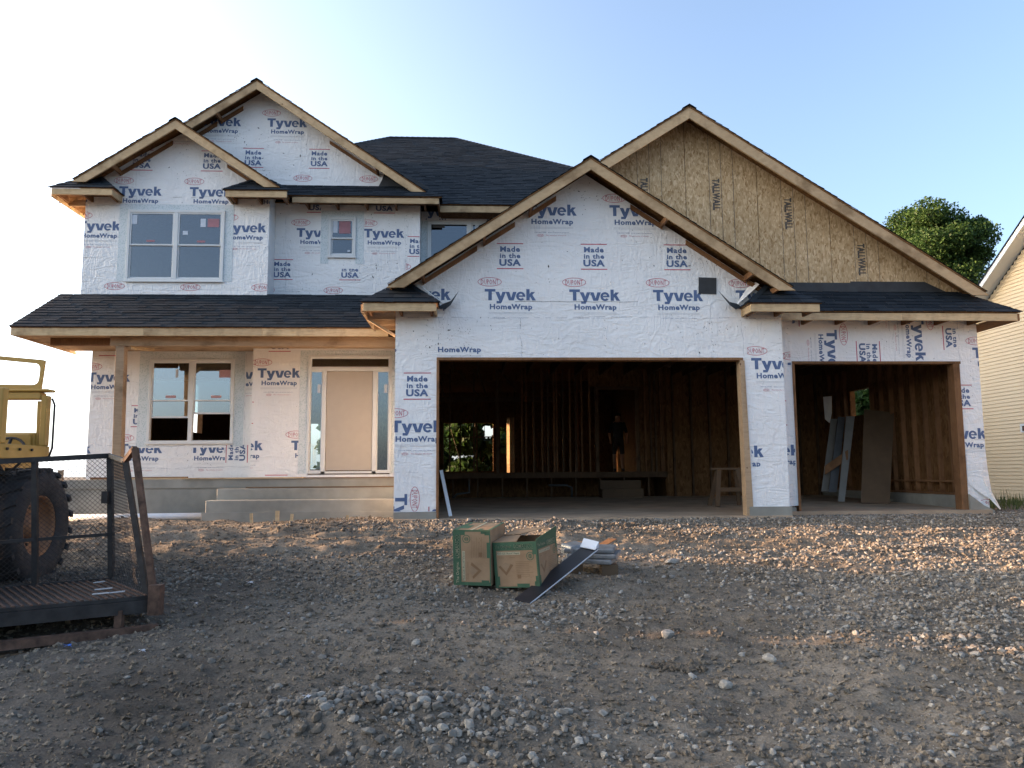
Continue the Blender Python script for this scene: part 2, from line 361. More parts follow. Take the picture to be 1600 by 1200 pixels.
def heavy_word(cx, base, width, cap):
    """broad bold letters T y v e k drawn stroke by stroke, cap height 1"""
    G = [[(0, .77), (.98, .77), (.98, 1), (0, 1)], [(.33, 0), (.65, 0), (.65, .77), (.33, .77)],
         [(.97, .75), (1.31, .75), (1.50, .30), (1.60, -.02), (1.30, .0)], [(1.62, .75), (1.94, .75), (1.60, -.08), (1.49, -.27), (1.30, -.27), (1.30, -.06), (1.38, .10)], [(1.08, -.27), (1.299, -.27), (1.299, -.06), (1.08, -.05)],
         [(1.92, .75), (2.25, .75), (2.43, .22), (2.43, 0), (2.21, 0)], [(2.431, .22), (2.60, .75), (2.92, .75), (2.65, 0), (2.431, 0)]]
    ox, oz, n = 3.30, .375, 22
    for i in range(n):
        a, b2 = math.radians(8+i*(312/n)), math.radians(8+(i+1)*(312/n))
        G.append([(ox+.42*math.cos(a), oz+.395*math.sin(a)), (ox+.42*math.cos(b2), oz+.395*math.sin(b2)), (ox+.19*math.cos(b2), oz+.22*math.sin(b2)), (ox+.19*math.cos(a), oz+.22*math.sin(a))])
    G += [[(3.12, .32), (3.72, .32), (3.72, .44), (3.12, .44)]]
    G += [[(3.82, 0), (4.12, 0), (4.12, 1), (3.82, 1)], [(4.121, .26), (4.30, .42), (4.62, .75), (4.27, .75), (4.121, .56)], [(4.18, .36), (4.36, 0), (4.70, 0), (4.38, .50), (4.28, .42)]]
    k = width/4.70; return [[(cx-width/2+x*k, base+z*cap) for x, z in g] for g in G]
U(fit(T['Made'], 0, .075, .33, .088), 0); U(fit(T['in the'], 0, -.033, .34, .078), 0); U(fit(T['USA'], 0, -.163, .36, .105), 0)
U([rect2(-.22, .22, .203, .218)], 1); U([rect2(-.22, .22, -.223, -.207)], 1)
U(heavy_word(0, -.75, .845, .19), 0); U(fit(T['HomeWrap'], .01, -.897, .70, .084), 0)
U(ring(-.34, -.44, .198, .077, .0085), 1); U(fit(T['DUPONT'], -.34, -.483, .29, .086), 1)
U(fit(T['1-800-44-TYVEK   www.construction.tyvek.com'], 0, -1.05, .58, .017), 0)
U(ring(-.19, -1.095, .055, .022, .004, 14), 1); U(fit(T['DUPONT'], -.19, -1.106, .075, .022), 1); U(fit(T['The miracles of science'], .07, -1.102, .34, .02), 1)
U([rect2(-.36, .36, -.955, -.952)], 2); U([rect2(-.36, .36, -.975, -.972)], 2)
UB = (-.56, .46, -1.12, .23)
def sheet(b, poly, anchor, Y, rot=0, holes=(), off=.003, scale=1.0, phase=None):
    """lattice of printed marks clipped to poly (convex, XZ); anchor = middle of one 'Made in the USA'"""
    H = halves(poly); xs = [p[0] for p in poly]; zs = [p[1] for p in poly]; X0, X1, Z0, Z1 = min(xs), max(xs), min(zs), max(zs)
    cr, sr = math.cos(rot), math.sin(rot)
    for j in range(-6, 7):
        for i in range(-9, 10):
            lx, lz = 1.40*i+.70*j, 1.45*j
            def tf(p): 
                x, z = (p[0]+lx)*scale, (p[1]+lz)*scale; return (anchor[0]+x*cr-z*sr, anchor[1]+x*sr+z*cr)
            c4 = [tf(q) for q in ((UB[0], UB[2]), (UB[1], UB[2]), (UB[1], UB[3]), (UB[0], UB[3]))]
            if max(c[0] for c in c4) < X0 or min(c[0] for c in c4) > X1 or max(c[1] for c in c4) < Z0 or min(c[1] for c in c4) > Z1: continue
            for f, mi, lift in UNIT:
                P = [tf(p) for p in f]
                P = clip_convex(P, H)
                if not P: continue
                Ps = [P]
                for r in holes:
                    nx = []
                    for q in Ps: nx += sub_rect(q, r)
                    Ps = nx
                for q in Ps: b.poly([(x, Y-off-lift, z) for x, z in q], mi)
def scuffs(b, poly, holes, Y, n, cl=6, off=.0035):
    H = halves(poly); xs = [p[0] for p in poly]; zs = [p[1] for p in poly]
    ctr = [(random.uniform(min(xs), max(xs)), random.uniform(min(zs), max(zs))) for _ in range(cl)]
    for k in range(n):
        if k % 3 == 0: x, z = random.uniform(min(xs), max(xs)), random.uniform(min(zs), max(zs))
        else: c = random.choice(ctr); x, z = random.gauss(c[0], .35), random.gauss(c[1], .10)
        s = random.uniform(.002, .006)*(2.2 if random.random() < .05 else 1); a = random.choice((random.uniform(0, 3.14), random.gauss(1.5, .4))); e = random.uniform(1, 3)
        P = [(x+s*e*math.cos(a), z+s*e*math.sin(a)), (x-s*math.sin(a), z+s*math.cos(a)), (x-s*e*math.cos(a), z-s*e*math.sin(a)), (x+s*math.sin(a), z-s*math.cos(a))]
        P = clip_convex(P, H)
        if not P or any(r[0]-.02 < x < r[1]+.02 and r[2]-.02 < z < r[3]+.02 for r in holes): continue
        b.poly([(p[0], Y-off, p[1]) for p in P], 3)
def staples(b, x0, z0, x1, z1, Y, step=.12):
    n = int(math.hypot(x1-x0, z1-z0)/step)
    for i in range(n):
        k = (i+random.random()*.7)/n; x = x0+(x1-x0)*k+random.gauss(0, .012); z = z0+(z1-z0)*k; a = random.choice((.9, 1.0, 2.2, .8)); L = random.uniform(.012, .03)
        dx, dz = L*math.cos(a), -L*math.sin(a); b.poly([(x, Y-.004, z), (x+.004, Y-.004, z+.003), (x+dx+.004, Y-.004, z+dz+.003), (x+dx, Y-.004, z+dz)], 3)
def seam(b, x0, z0, x1, z1, Y, mi=2, w_=.004, gap=.35):
    n = max(3, int(math.hypot(x1-x0, z1-z0)/.09)); px_, pz_ = x0, z0; ph_ = random.uniform(0, 6)
    for i in range(1, n+1):
        k = i/n; a = .012*math.sin(k*9+ph_)+.006*math.sin(k*31+ph_); vx = abs(x1-x0) < abs(z1-z0)
        x, z = x0+(x1-x0)*k+(a if vx else 0), z0+(z1-z0)*k+(0 if vx else a)
        if random.random() > gap:
            ww = w_*random.uniform(.5, 1.3); dx, dz = (ww, 0) if vx else (0, ww); b.poly([(px_, Y-.0036, pz_), (x, Y-.0036, z), (x+dx, Y-.0036, z+dz), (px_+dx, Y-.0036, pz_+dz)], mi)
        px_, pz_ = x, z
PRN = ['print_blue', 'print_red', 'print_grey', 'print_black']

# ------------------------------------------------------------------ ground
def vnoise(x, y, seed):
    xi = np.floor(x).astype(np.int64); yi = np.floor(y).astype(np.int64); fx = x-xi; fy = y-yi
    fx = fx*fx*(3-2*fx); fy = fy*fy*(3-2*fy)
    def hsh(a, b):
        h = (a*374761393+b*668265263+seed*974634777) & 0xffffffff; h = ((h ^ (h >> 13))*1274126177) & 0xffffffff
        return ((h ^ (h >> 16)) & 0xffff)/65535.0
    return (hsh(xi, yi)*(1-fx)+hsh(xi+1, yi)*fx)*(1-fy)+(hsh(xi, yi+1)*(1-fx)+hsh(xi+1, yi+1)*fx)*fy
def fbm(x, y, seed, o=4, g=.5):
    s = 0; a = 1; tot = 0
    for i in range(o): s = s+a*(vnoise(x, y, seed+i)-.5); tot += a; a *= g; x = x*2.03+3.1; y = y*2.03+1.7
    return s/tot*2
def sst(a, b, x): k = np.clip((x-a)/(b-a), 0, 1); return k*k*(3-2*k)
def ground_h(x, y):
    x = np.asarray(x, float); y = np.asarray(y, float)
    h = -.02-np.clip(12.5-y, 0, 14)*.1005
    h = h-.55*sst(14, 40, y)*1.0
    h = h-.35*sst(-9, -30, x)
    near = sst(30, 14, np.abs(y-8))*sst(26, 14, np.abs(x))
    rel = fbm(x*.55, y*.8, 3, 4)*.07+fbm(x*2.2, y*3.6, 9, 4)*.046+fbm(x*7, y*10, 17, 4, .6)*.020+fbm(x*22, y*28, 29, 2)*.008
    mound = sst(9.2, 10.6, y)*sst(12.9, 11.6, y)
    rel = rel+mound*(np.abs(fbm(x*.8+4, y*2.4, 41, 4))*.22-.03)*sst(3.5, 1.5, x)+mound*fbm(x*.7, y*1.8, 51, 3)*.08
    rut = np.exp(-((y-10.2+.12*x)/.22)**2)*sst(-1, 3, x)*(-.06)
    pile = .10*np.exp(-(((x+.45)/.85)**2+((y-4.95)/.42)**2))
    rel = rel+rut+pile
    inside = ((x > -1.3) & (x < 9.2) & (y > 12.5)) | ((x > -7.9) & (y > 13.4) & (x < 5))
    rel = np.where(inside, -.10, rel*near)
    edge = sst(12.0, 12.5, y)*((x > -1.5) & (x < 9.4)); rel = rel*(1-.75*edge)
    return h+rel+fbm(x*.03, y*.03, 61, 3)*.5*sst(30, 80, np.hypot(x, y))
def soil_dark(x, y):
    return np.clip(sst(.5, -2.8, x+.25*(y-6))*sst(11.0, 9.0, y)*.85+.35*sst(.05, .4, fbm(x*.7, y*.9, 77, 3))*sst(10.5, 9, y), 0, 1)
def axis(lo, a, b, hi, fine):
    l = [a]; s = fine
    while l[-1] > lo: s *= 1.35; l.append(l[-1]-s)
    r_ = [b]; s = fine
    while r_[-1] < hi: s *= 1.35; r_.append(r_[-1]+s)
    return np.concatenate([np.array(l[::-1]), np.arange(a+fine, b, fine), np.array(r_)])
gx = axis(-900, -8.5, 11.5, 900, .036); gy = axis(-400, 3.4, 13.6, 1500, .034)
GX, GY = np.meshgrid(gx, gy); GZ = ground_h(GX, GY); nx_, ny_ = len(gx), len(gy)
me = bpy.data.meshes.new('ground'); nv = nx_*ny_; me.vertices.add(nv)
me.vertices.foreach_set('co', np.stack([GX, GY, GZ], -1).astype(np.float32).ravel())
ii = np.arange((ny_-1)*(nx_-1)); r0 = ii//(nx_-1)*nx_+ii % (nx_-1); fc = np.stack([r0, r0+1, r0+nx_+1, r0+nx_], 1)
me.loops.add(fc.size); me.loops.foreach_set('vertex_index', fc.ravel().astype(np.int32)); me.polygons.add(len(fc))
me.polygons.foreach_set('loop_start', (np.arange(len(fc))*4).astype(np.int32)); me.update(); me.validate()
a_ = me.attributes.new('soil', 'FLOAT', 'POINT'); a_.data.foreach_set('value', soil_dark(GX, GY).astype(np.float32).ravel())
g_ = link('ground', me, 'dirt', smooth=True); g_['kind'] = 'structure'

# stones -------------------------------------------------------------
ph = (1+5**.5)/2
ICO = np.array([(-1, ph, 0), (1, ph, 0), (-1, -ph, 0), (1, -ph, 0), (0, -1, ph), (0, 1, ph), (0, -1, -ph), (0, 1, -ph), (ph, 0, -1), (ph, 0, 1), (-ph, 0, -1), (-ph, 0, 1)])/math.hypot(1, ph)
ICF = np.array([(0, 11, 5), (0, 5, 1), (0, 1, 7), (0, 7, 10), (0, 10, 11), (1, 5, 9), (5, 11, 4), (11, 10, 2), (10, 7, 6), (7, 1, 8), (3, 9, 4), (3, 4, 2), (3, 2, 6), (3, 6, 8), (3, 8, 9), (4, 9, 5), (2, 4, 11), (6, 2, 10), (8, 6, 7), (9, 8, 1)])
def rotmats(n, rng):
    q = rng.normal(size=(n, 4)); q /= np.linalg.norm(q, axis=1)[:, None]; w_, x, y, z = q.T
    return np.stack([np.stack([1-2*(y*y+z*z), 2*(x*y-z*w_), 2*(x*z+y*w_)], -1), np.stack([2*(x*y+z*w_), 1-2*(x*x+z*z), 2*(y*z-x*w_)], -1), np.stack([2*(x*z-y*w_), 2*(y*z+x*w_), 1-2*(x*x+y*y)], -1)], 1)
OCT = np.array([(1, 0, 0), (-1, 0, 0), (0, 1, 0), (0, -1, 0), (0, 0, 1), (0, 0, -1)], float)
OCF = np.array([(0, 2, 4), (2, 1, 4), (1, 3, 4), (3, 0, 4), (2, 0, 5), (1, 2, 5), (3, 1, 5), (0, 3, 5)])
def stones(name, X, Y, R_, mat, sink=.25, small=False):
    BV, BF = (OCT, OCF) if small else (ICO, ICF); nb_ = len(BV)
    n = len(X); V = np.repeat(BV[None], n, 0)*(1+RNG.uniform(-.30, .30, (n, nb_, 1)))+RNG.uniform(-.16, .16, (n, nb_, 3))
    if not small: V = np.sign(V)*np.abs(V)**.72          # push towards blocky broken faces
    V = V*np.stack([RNG.uniform(.8, 1.25, n), RNG.uniform(.65, 1.1, n), RNG.uniform(.45, .85, n)], -1)[:, None, :]
    Rm = rotmats(n, RNG); V = np.einsum('nij,nkj->nki', Rm, V); V[:, :, 2] *= .8
    V = V*R_[:, None, None]; Z = ground_h(X, Y)+R_*(.55-sink); V += np.stack([X, Y, Z], -1)[:, None, :]
    F = (BF[None]+(np.arange(n)*nb_)[:, None, None]).reshape(-1, 3)
    me = bpy.data.meshes.new(name); me.vertices.add(n*nb_); me.vertices.foreach_set('co', V.astype(np.float32).ravel())
    me.loops.add(F.size); me.loops.foreach_set('vertex_index', F.ravel().astype(np.int32)); me.polygons.add(len(F)); me.polygons.foreach_set('loop_start', (np.arange(len(F))*3).astype(np.int32)); me.update(); me.shade_flat()
    return link(name, me, mat)
def gdens(x, y):
    n1 = fbm(x*.9, y*1.3, 101, 3); n2 = fbm(x*3, y*4, 131, 3)
    right = sst(1.8, 4.2, x+.35*(y-7))*sst(4.0, 5.4, y)*sst(10.6, 9.6, y)*1.0
    front = sst(10.9, 11.6, y+.05*x)*sst(-3.4, -1.6, x)
    rightfar = sst(4.2, 6.0, x)*sst(9.4, 10.2, y)
    mid = np.exp(-(((x+.9)/1.5)**2+((y-8.6)/1.6)**2))*.55+np.exp(-(((x+3.3)/1.6)**2+((y-9.0)/.9)**2))*.45
    pile = np.exp(-(((x+.45)/1.0)**2+((y-4.95)/.50)**2))*1.2
    bl = np.exp(-(((x-2.0)/1.6)**2+((y-4.5)/.5)**2))*.5+np.exp(-(((x-.9)/.7)**2+((y-7.4)/.5)**2))*.8
    d = np.maximum.reduce([right*.9, front, rightfar*.95, mid, pile, bl])+.045
    d = d*(1-.75*np.exp(-((y-(9.45-.06*x))/.42)**2)*sst(.3, 1.2, x)*sst(5.2, 4.0, x))*(1-.6*np.exp(-((y-7.9-.1*x)/.5)**2)*sst(.8, 1.6, x)*sst(4.2, 3.0, x))
    return np.clip(d*(1+.75*n1+.6*n2), .03, 1)
def scatter(name, n, lo, hi, rlo, rhi, mat, mult=lambda x, y: 1.0, pw=1.7, label='', sink=.25, small=False):
    y = RNG.uniform(lo, hi, n); x = np.clip((RNG.uniform(-.84, 1.0, n))*(y+1.2), -9.5, 12.5); kq_ = np.abs(x) < 9.4; x, y = np.where(kq_, x, x+RNG.uniform(-.6, .6, n)), y; n = len(x)
    keep_ = RNG.uniform(0, 1, n) < gdens(x, y)*mult(x, y)*(y/hi)
    ins = ((x > -1.25) & (x < 5.25) & (y > 12.55)) | ((x > 5.1) & (x < 9.2) & (y > 13.4)) | ((x < -1.2) & (x > -7.8) & (y > 13.5)) | (y > 14.2)
    keep_ &= ~ins; x, y = x[keep_], y[keep_]; u_ = RNG.uniform(0, 1, len(x)); r = rlo*(rhi/rlo)**(u_**pw)
    pl = np.exp(-(((x+.45)/1.0)**2+((y-4.95)/.50)**2)); r = r*(1+.55*pl)
    o = stones(name, x, y, r, mat, sink, small); tag(o, label, 'gravel', kind='stuff'); return len(x)
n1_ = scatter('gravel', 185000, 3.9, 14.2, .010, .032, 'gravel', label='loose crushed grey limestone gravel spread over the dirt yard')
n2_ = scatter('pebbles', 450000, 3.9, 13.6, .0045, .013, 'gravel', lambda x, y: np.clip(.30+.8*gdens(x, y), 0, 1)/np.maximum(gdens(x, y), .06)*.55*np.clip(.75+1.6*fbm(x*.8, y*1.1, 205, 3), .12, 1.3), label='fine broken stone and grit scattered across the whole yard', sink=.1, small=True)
yc = RNG.uniform(4, 12.6, 60000); xc = RNG.uniform(-.7, .74, 60000)*yc
kp = (RNG.uniform(0, 1, 60000) < .9-.6*gdens(xc, yc)) ; xc, yc = xc[kp], yc[kp]
o = stones('dirt_clods', xc, yc, .006*(5.5)**(RNG.uniform(0, 1, len(xc))**2.6), 'dirt', .3, small=True); tag(o, 'brown crumbled dirt clods on the bare churned soil', 'dirt', kind='stuff')
print('stones', n1_, n2_, len(xc))

# ------------------------------------------------------------------ HOUSE
HS = empty('house', (0, 12.66, 0)); HS.location = (0, 0, 0)
tag(HS, 'unfinished two storey house wrapped in white printed sheeting, with open garage bays', 'house')
# roof planes
def roof(poly3, parent=HS, name='roof', th=.025, over=.016, rowstep=.143, under='osb_inside', seed=0, caps=True, felt=None):
    P = [Vector(p) for p in poly3]; n = (P[1]-P[0]).cross(P[2]-P[0]).normalized()
    if n.z < 0: n = -n
    sax = Vector((0, 0, 1)).cross(n).normalized(); tax = n.cross(sax)
    if tax.z < 0: tax = -tax
    O = P[0]; Q = [((p-O).dot(sax), (p-O).dot(tax)) for p in P]; H = halves(Q)
    b = MB()
    k = len(P)
    b.poly(P); b.poly([p-n*th for p in reversed(P)], 1)
    for i in range(k): b.poly([P[i], P[i]-n*th, P[(i+1) % k]-n*th, P[(i+1) % k]], 1)
    r = b.build(name, ['roof_felt', under], parent)
    Hn = [(a, b2, c+over*math.hypot(a, b2)) for a, b2, c in H]
    m = MB(); s0, s1 = min(q[0] for q in Q)-.1, max(q[0] for q in Q)+.1; t0, t1 = min(q[1] for q in Q)-over, max(q[1] for q in Q)+over
    rg = random.Random(seed+int(abs(P[0].x*100)))
    tt = t0
    def put(p, h): v = O+sax*p[0]+tax*p[1]+n*h; return (v.x, v.y, v.z)
    while tt < t1:
        s = s0-rg.random()*.3
        while s < s1:
            wd = rg.choice((.14, .2, .28, .33)); q0 = tt+(rg.random()*.012); hgt = rg.choice((.009, .010, .015, .017)); tp = tt+rowstep+.02
            c = clip_convex([(s, q0), (s+wd-.004, q0), (s+wd-.004, tp), (s, tp)], Hn)
            if c:
                hh = lambda p: .004+(hgt-.002)*(1-(p[1]-q0)/(tp-q0))
                kk = len(m.v); m.v += [put(p, hh(p)) for p in c]; idx = tuple(range(kk, kk+len(c))); m.f.append(idx); m.m.append(0)
                lowi = [i for i, p in enumerate(c) if abs(p[1]-q0) < 1e-6]
                if len(lowi) == 2:
                    a, b_ = c[lowi[0]], c[lowi[1]]; k2 = len(m.v); m.v += [put(a, -.001), put(b_, -.001)]
                    m.f.append((kk+lowi[0], kk+lowi[1], k2+1, k2)); m.m.append(0)
            s += wd
        tt += rowstep
    o = m.build('shingles', 'shingle', r, stuff=True); return r
def cap_line(parent, a, b_, w_=.13, lift=.018):
    a, b_ = Vector(a), Vector(b_); L = (b_-a).length; d = (b_-a)/L; sd_ = d.cross(Vector((0, 0, 1))).normalized(); m = MB(); k = 0
    up = Vector((0, 0, 1)); n = int(L/.15)
    for i in range(n):
        p = a+d*(i*L/n); q = a+d*((i+1)*L/n+.02)
        h0, h1 = lift+.014, lift+.004
        m.poly([p+up*h0, p+sd_*w_+up*(h0-w_*.62), q+sd_*w_+up*(h1-w_*.62), q+up*h1]); m.poly([p+up*h0, q+up*h1, q-sd_*w_+up*(h1-w_*.62), p-sd_*w_+up*(h0-w_*.62)])
    return m.build('ridge_cap', 'shingle', parent, stuff=True)
def rake(xa, za, xb, zb, Y, parent=HS, bd=.175, th=.038, cut=True):
    """sloping rake board; a = peak, b = lower end; (x,z) of its top edge"""
    sl = (zb-za)/(xb-xa); dirx = 1 if xb > xa else -1
    b = MB()
    pts = [(xa, za), (xb, zb), (xb-dirx*bd/abs(sl)*.98, zb), (xa, za-bd*1.02)] if cut else [(xa, za), (xb, zb), (xb, zb-bd), (xa, za-bd)]
    if cut: pts = [(xa, za), (xb, zb), (xb-dirx*(bd/abs(sl)), zb), (xa, za-bd)]
    if dirx < 0: pts = pts[::-1]
    b.prism(pts, Y, Y+th); return bevel(b.build('rake_board', 'pine_rake', parent), .003, 1)
def fascia(x0, x1, Y, z0, z1, parent=HS, th=.038):
    n = max(1, round((x1-x0)/2.3)); cuts = [x0]+[x0+(x1-x0)*(k+random.uniform(-.12, .12))/n for k in range(1, n)]+[x1]
    for a, c in zip(cuts[:-1], cuts[1:]): bevel(box('fascia_board', a+.001, c-.001, Y, Y+th, z0, z1+random.uniform(-.002, .002), 'pine', parent), .003, 1)
def ladder(xa, za, xb, zb, Yw, Yr, k0, k1, parent=HS, off=.125, bd=.08):
    """inner rake framing against the wall between fractions k0..k1 of the slope, with lookouts back to the rake board"""
    f = lambda k: (xa+(xb-xa)*k, za+(zb-za)*k)
    a, c = f(k0), f(k1); pts = [(a[0], a[1]-off), (c[0], c[1]-off), (c[0], c[1]-off-bd), (a[0], a[1]-off-bd)]
    if xb < xa: pts = pts[::-1]
    b = MB(); b.prism(pts, Yw-.045, Yw-.006); b.build('rake_ladder_board', 'pine_dark', parent)
    for k in (k1-.004,):
        p = f(k); box('lookout_block', p[0]-.02, p[0]+.02, Yr+.04, Yw-.046, p[1]-off-bd*.75, p[1]-off+.03, 'pine_dark', parent)
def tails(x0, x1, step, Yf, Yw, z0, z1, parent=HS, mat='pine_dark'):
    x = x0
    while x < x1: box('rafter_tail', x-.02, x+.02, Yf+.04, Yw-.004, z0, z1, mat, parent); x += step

# --- foundations & slabs
def slope_slab(name, x0, x1, y0, y1, z0, z1, bot, mat, parent=HS):
    b = MB(); b.hexa([(x0, y0, bot), (x1, y0, bot), (x1, y1, bot), (x0, y1, bot), (x0, y0, z0), (x1, y0, z0), (x1, y1, z1), (x0, y1, z1)]); return b.build(name, mat, parent)
GL, GR, G3 = -1.23, 5.18, 9.11
slope_slab('garage_floor', GL+.02, GR, 12.55, 19.6, .01, .13, -.35, 'slab')
slope_slab('garage_floor', GR+.002, G3-.02, 13.40, 19.6, .03, .13, -.35, 'slab')
box('foundation', GL, -.545, 12.64, 12.86, -.5, .12, 'concrete', HS)
box('foundation', 4.50, GR+.02, 12.62, 12.86, -.5, .155, 'concrete', HS)
box('foundation', GR+.021, 5.62, 13.45, 13.7, -.5, .10, 'concrete', HS)
b = MB(); b.prism([(8.72, -.5), (9.16, -.5), (9.16, .02), (8.98, .10), (8.72, .30)], 13.44, 13.7); b.build('foundation', 'concrete', HS)
box('foundation', G3-.28, G3-.001, 13.72, 19.9, -.3, .268, 'concrete', HS)      # curb along the right wall
# --- garage front wall
Z1 = 3.60
OPEN = (-.52, 4.47, -.6, 2.57)
apex = (1.93, 5.72); el, er = (GL, 3.62), (GR, 3.58)
gpoly = [(GL, .12), (GR, .155), (GR, er[1]), apex, (GL, el[1])]
gw = wall('wall', gpoly, [OPEN], 12.66, .15, 'wrap', HS)
b = MB(); A = lambda x, y, Y=12.66: (at(x, y, Y)[0], at(x, y, Y)[2])
ztop = A(800, 497)[1]
sheet(b, [(GL, ztop), (GR, ztop), (GR, 3.58), apex, (GL, 3.62)], A(797, 400), 12.66)
zb1 = 2.60
sheet(b, [(-.56, zb1), (.45, zb1), (.45, 2.775), (-.56, 2.775)], (A(717, 546)[0]+.0, A(717, 546)[1]+.855), 12.66)
zs = A(650, 738)[1]
sheet(b, [(GL, zs), (-.55, zs), (-.55, 2.75), (GL, 2.75)], A(652, 603), 12.66)
c_ = A(626, 814); sheet(b, [(GL, .13), (-.55, .13), (-.55, zs-.02), (GL, zs-.02)], (c_[0]+.66, c_[1]), 12.66, rot=-math.pi/2)
sheet(b, [(4.58, .80), (GR, .80), (GR, 2.85), (4.58, 2.85)], A(1151, 643), 12.66)
seam(b, GL, ztop, 4.3, ztop+.02, 12.66); seam(b, -.53, 2.62, -.53, ztop, 12.66); seam(b, 4.52, 2.62, 4.50, 3.2, 12.66); seam(b, GL, zs, -.56, zs+.01, 12.66, gap=.2); seam(b, 4.5, 2.84, GR, 2.85, 12.66); seam(b, 3.98, 2.6, 4.0, 3.5, 12.66); seam(b, .82, 2.6, .80, ztop, 12.66)
for x_ in (.80, 3.98, 2.2): staples(b, x_, ztop, x_+.02, 2.62, 12.66, .1)
scuffs(b, [(GL+.1, 2.6), (GR-.1, 2.6), (GR-.1, 3.5), apex, (GL+.1, 3.5)], [], 12.66, 520, 9)
staples(b, A(667, 500)[0], 3.2, A(667, 560)[0], 2.6, 12.66); staples(b, -1.2, 3.2, -1.2, 2.2, 12.66); staples(b, 5.12, 3.2, 5.14, 2.3, 12.66); staples(b, 4.1, 3.1, 4.0, 2.6, 12.66)
for k in range(14):   # lap seam of two sheets
    x = .72+k*.145; b.poly([(x, 12.656, 3.525+.004*(k % 3)), (x+.16, 12.656, 3.528+.004*((k+1) % 3)), (x+.16, 12.656, 3.533+.004*((k+1) % 3)), (x, 12.656, 3.531+.004*(k % 3))], 3)
b.build('printed_lettering', PRN, gw)
pp = at(1105, 447, 12.65)
pa = MB(); pa.prism([(pp[0]-.15, pp[2]-.13), (pp[0]+.15, pp[2]-.14), (pp[0]+.16, pp[2]+.14), (pp[0]-.14, pp[2]+.15)], 12.645, 12.65); pa.build('black_patch', 'roof_felt', gw)
# jamb boards
J = lambda n_, *a, mat='pine_dark': bevel(box(n_, *a, mat, HS), .003, 1)
J('door_header', -.56, 4.50, 12.645, 12.83, 2.555, 2.60)
J('door_jamb', -.56, -.52, 12.64, 12.83, .02, 2.553)
jb = MB(); jb.hexa([(4.46, 12.64, -.02), (4.57, 12.64, -.02), (4.57, 12.83, -.02), (4.46, 12.83, -.02), (4.445, 12.64, 2.553), (4.52, 12.64, 2.553), (4.52, 12.83, 2.553), (4.445, 12.83, 2.553)]); jb.build('door_jamb', 'porch_wood', HS)
# side walls garage
def side_wall(x0, x1, y0, y1, z0, z1, holes=(), outer='wrap', inner='osb_inside', flip=False, parent=HS):
    # wall in the YZ plane; holes as (y0,y1,z0,z1)
    b = MB(); cells = [[(y0, z0), (y1, z0), (y1, z1), (y0, z1)]]
    for r in holes:
        nx = []
        for c in cells: nx += sub_rect(c, r)
        cells = nx
    a0, a1 = (0, 1) if not flip else (1, 0)
    for c in cells: b.poly([(x0, y, z) for y, z in reversed(c)], a0); b.poly([(x1, y, z) for y, z in c], a1)
    for (yy0, yy1, zz0, zz1) in list(holes)+[(y0, y1, z0, z1)]:
        for (ay, az, by, bz) in ((yy0, zz0, yy1, zz0), (yy1, zz0, yy1, zz1), (yy1, zz1, yy0, zz1), (yy0, zz1, yy0, zz0)):
            b.poly([(x0, ay, az), (x0, by, bz), (x1, by, bz), (x1, ay, az)], 1)
    return b.build('wall', [outer, inner], parent)
side_wall(GL+.001, GL+.02, 12.815, 19.75, -.3, 3.6)
side_wall(G3-.125, G3-.001, 13.655, 19.9, .27, 3.5, holes=[(17.1, 18.1, 2.0, 2.6)], flip=True)
side_wall(GR-.03, GR-.001, 12.815, 13.48, .15, 3.5, flip=True)
box('stud', GR-.14, GR-.02, 13.3, 13.46, .1, 3.1, 'stud_pine', HS)
# --- third bay wall
B3 = 13.5; O3 = (5.72, 8.72, -.6, 2.625)
w3 = wall('wall', [(GR-.02, .10), (8.72, .30), (9.11, .02), (G3, 3.40), (GR-.02, 3.40)], [O3], B3, .15, 'wrap', HS)
b = MB(); A3 = lambda x, y: A(x, y, B3)
xs_ = A3(1396, 530)[0]
sheet(b, [(5.72, 2.66), (xs_, 2.66), (xs_, 3.4), (5.72, 3.4)], (A3(1357, 552)[0], A3(1357, 552)[1]), B3, rot=-math.pi/2)
c_ = A3(1437, 528); sheet(b, [(xs_, 2.66), (8.72, 2.66), (8.72, 3.4), (xs_, 3.4)], (c_[0]+.65, c_[1]), B3, rot=-math.pi/2)
sheet(b, [(8.74, .3), (G3, .1), (G3, 3.3), (8.74, 3.3)], A3(1501, 620), B3)
sheet(b, [(GR, .80), (5.66, .80), (5.66, 3.0), (GR, 3.0)], A3(1210, 645), B3)
seam(b, xs_, 2.66, xs_, 3.35, B3); seam(b, 5.5, 2.7, 5.52, 3.35, B3); seam(b, 8.76, 2.64, 8.76, 3.35, B3); staples(b, 5.6, 3.3, 5.62, 2.7, B3); staples(b, 7.9, 3.3, 7.88, 2.7, B3); staples(b, 8.95, 3.2, 8.95, 2.0, B3)
scuffs(b, rect2(5.2, 9.1, 2.66, 3.35), [], B3, 60, 3)
b.build('printed_lettering', PRN, w3)
J('door_header', 5.68, 8.76, B3-.02, B3+.16, 2.615, 2.66)
J('door_jamb', 5.68, 5.72, B3-.02, B3+.17, .02, 2.613)
jb = MB(); jb.hexa([(8.60, B3-.02, .02), (8.72, B3-.02, .02), (8.72, B3+.17, .02), (8.60, B3+.17, .02), (8.62, B3-.02, 2.613), (8.735, B3-.02, 2.613), (8.735, B3+.17, 2.613), (8.62, B3+.17, 2.613)]); jb.build('door_jamb', 'pine_dark', HS)
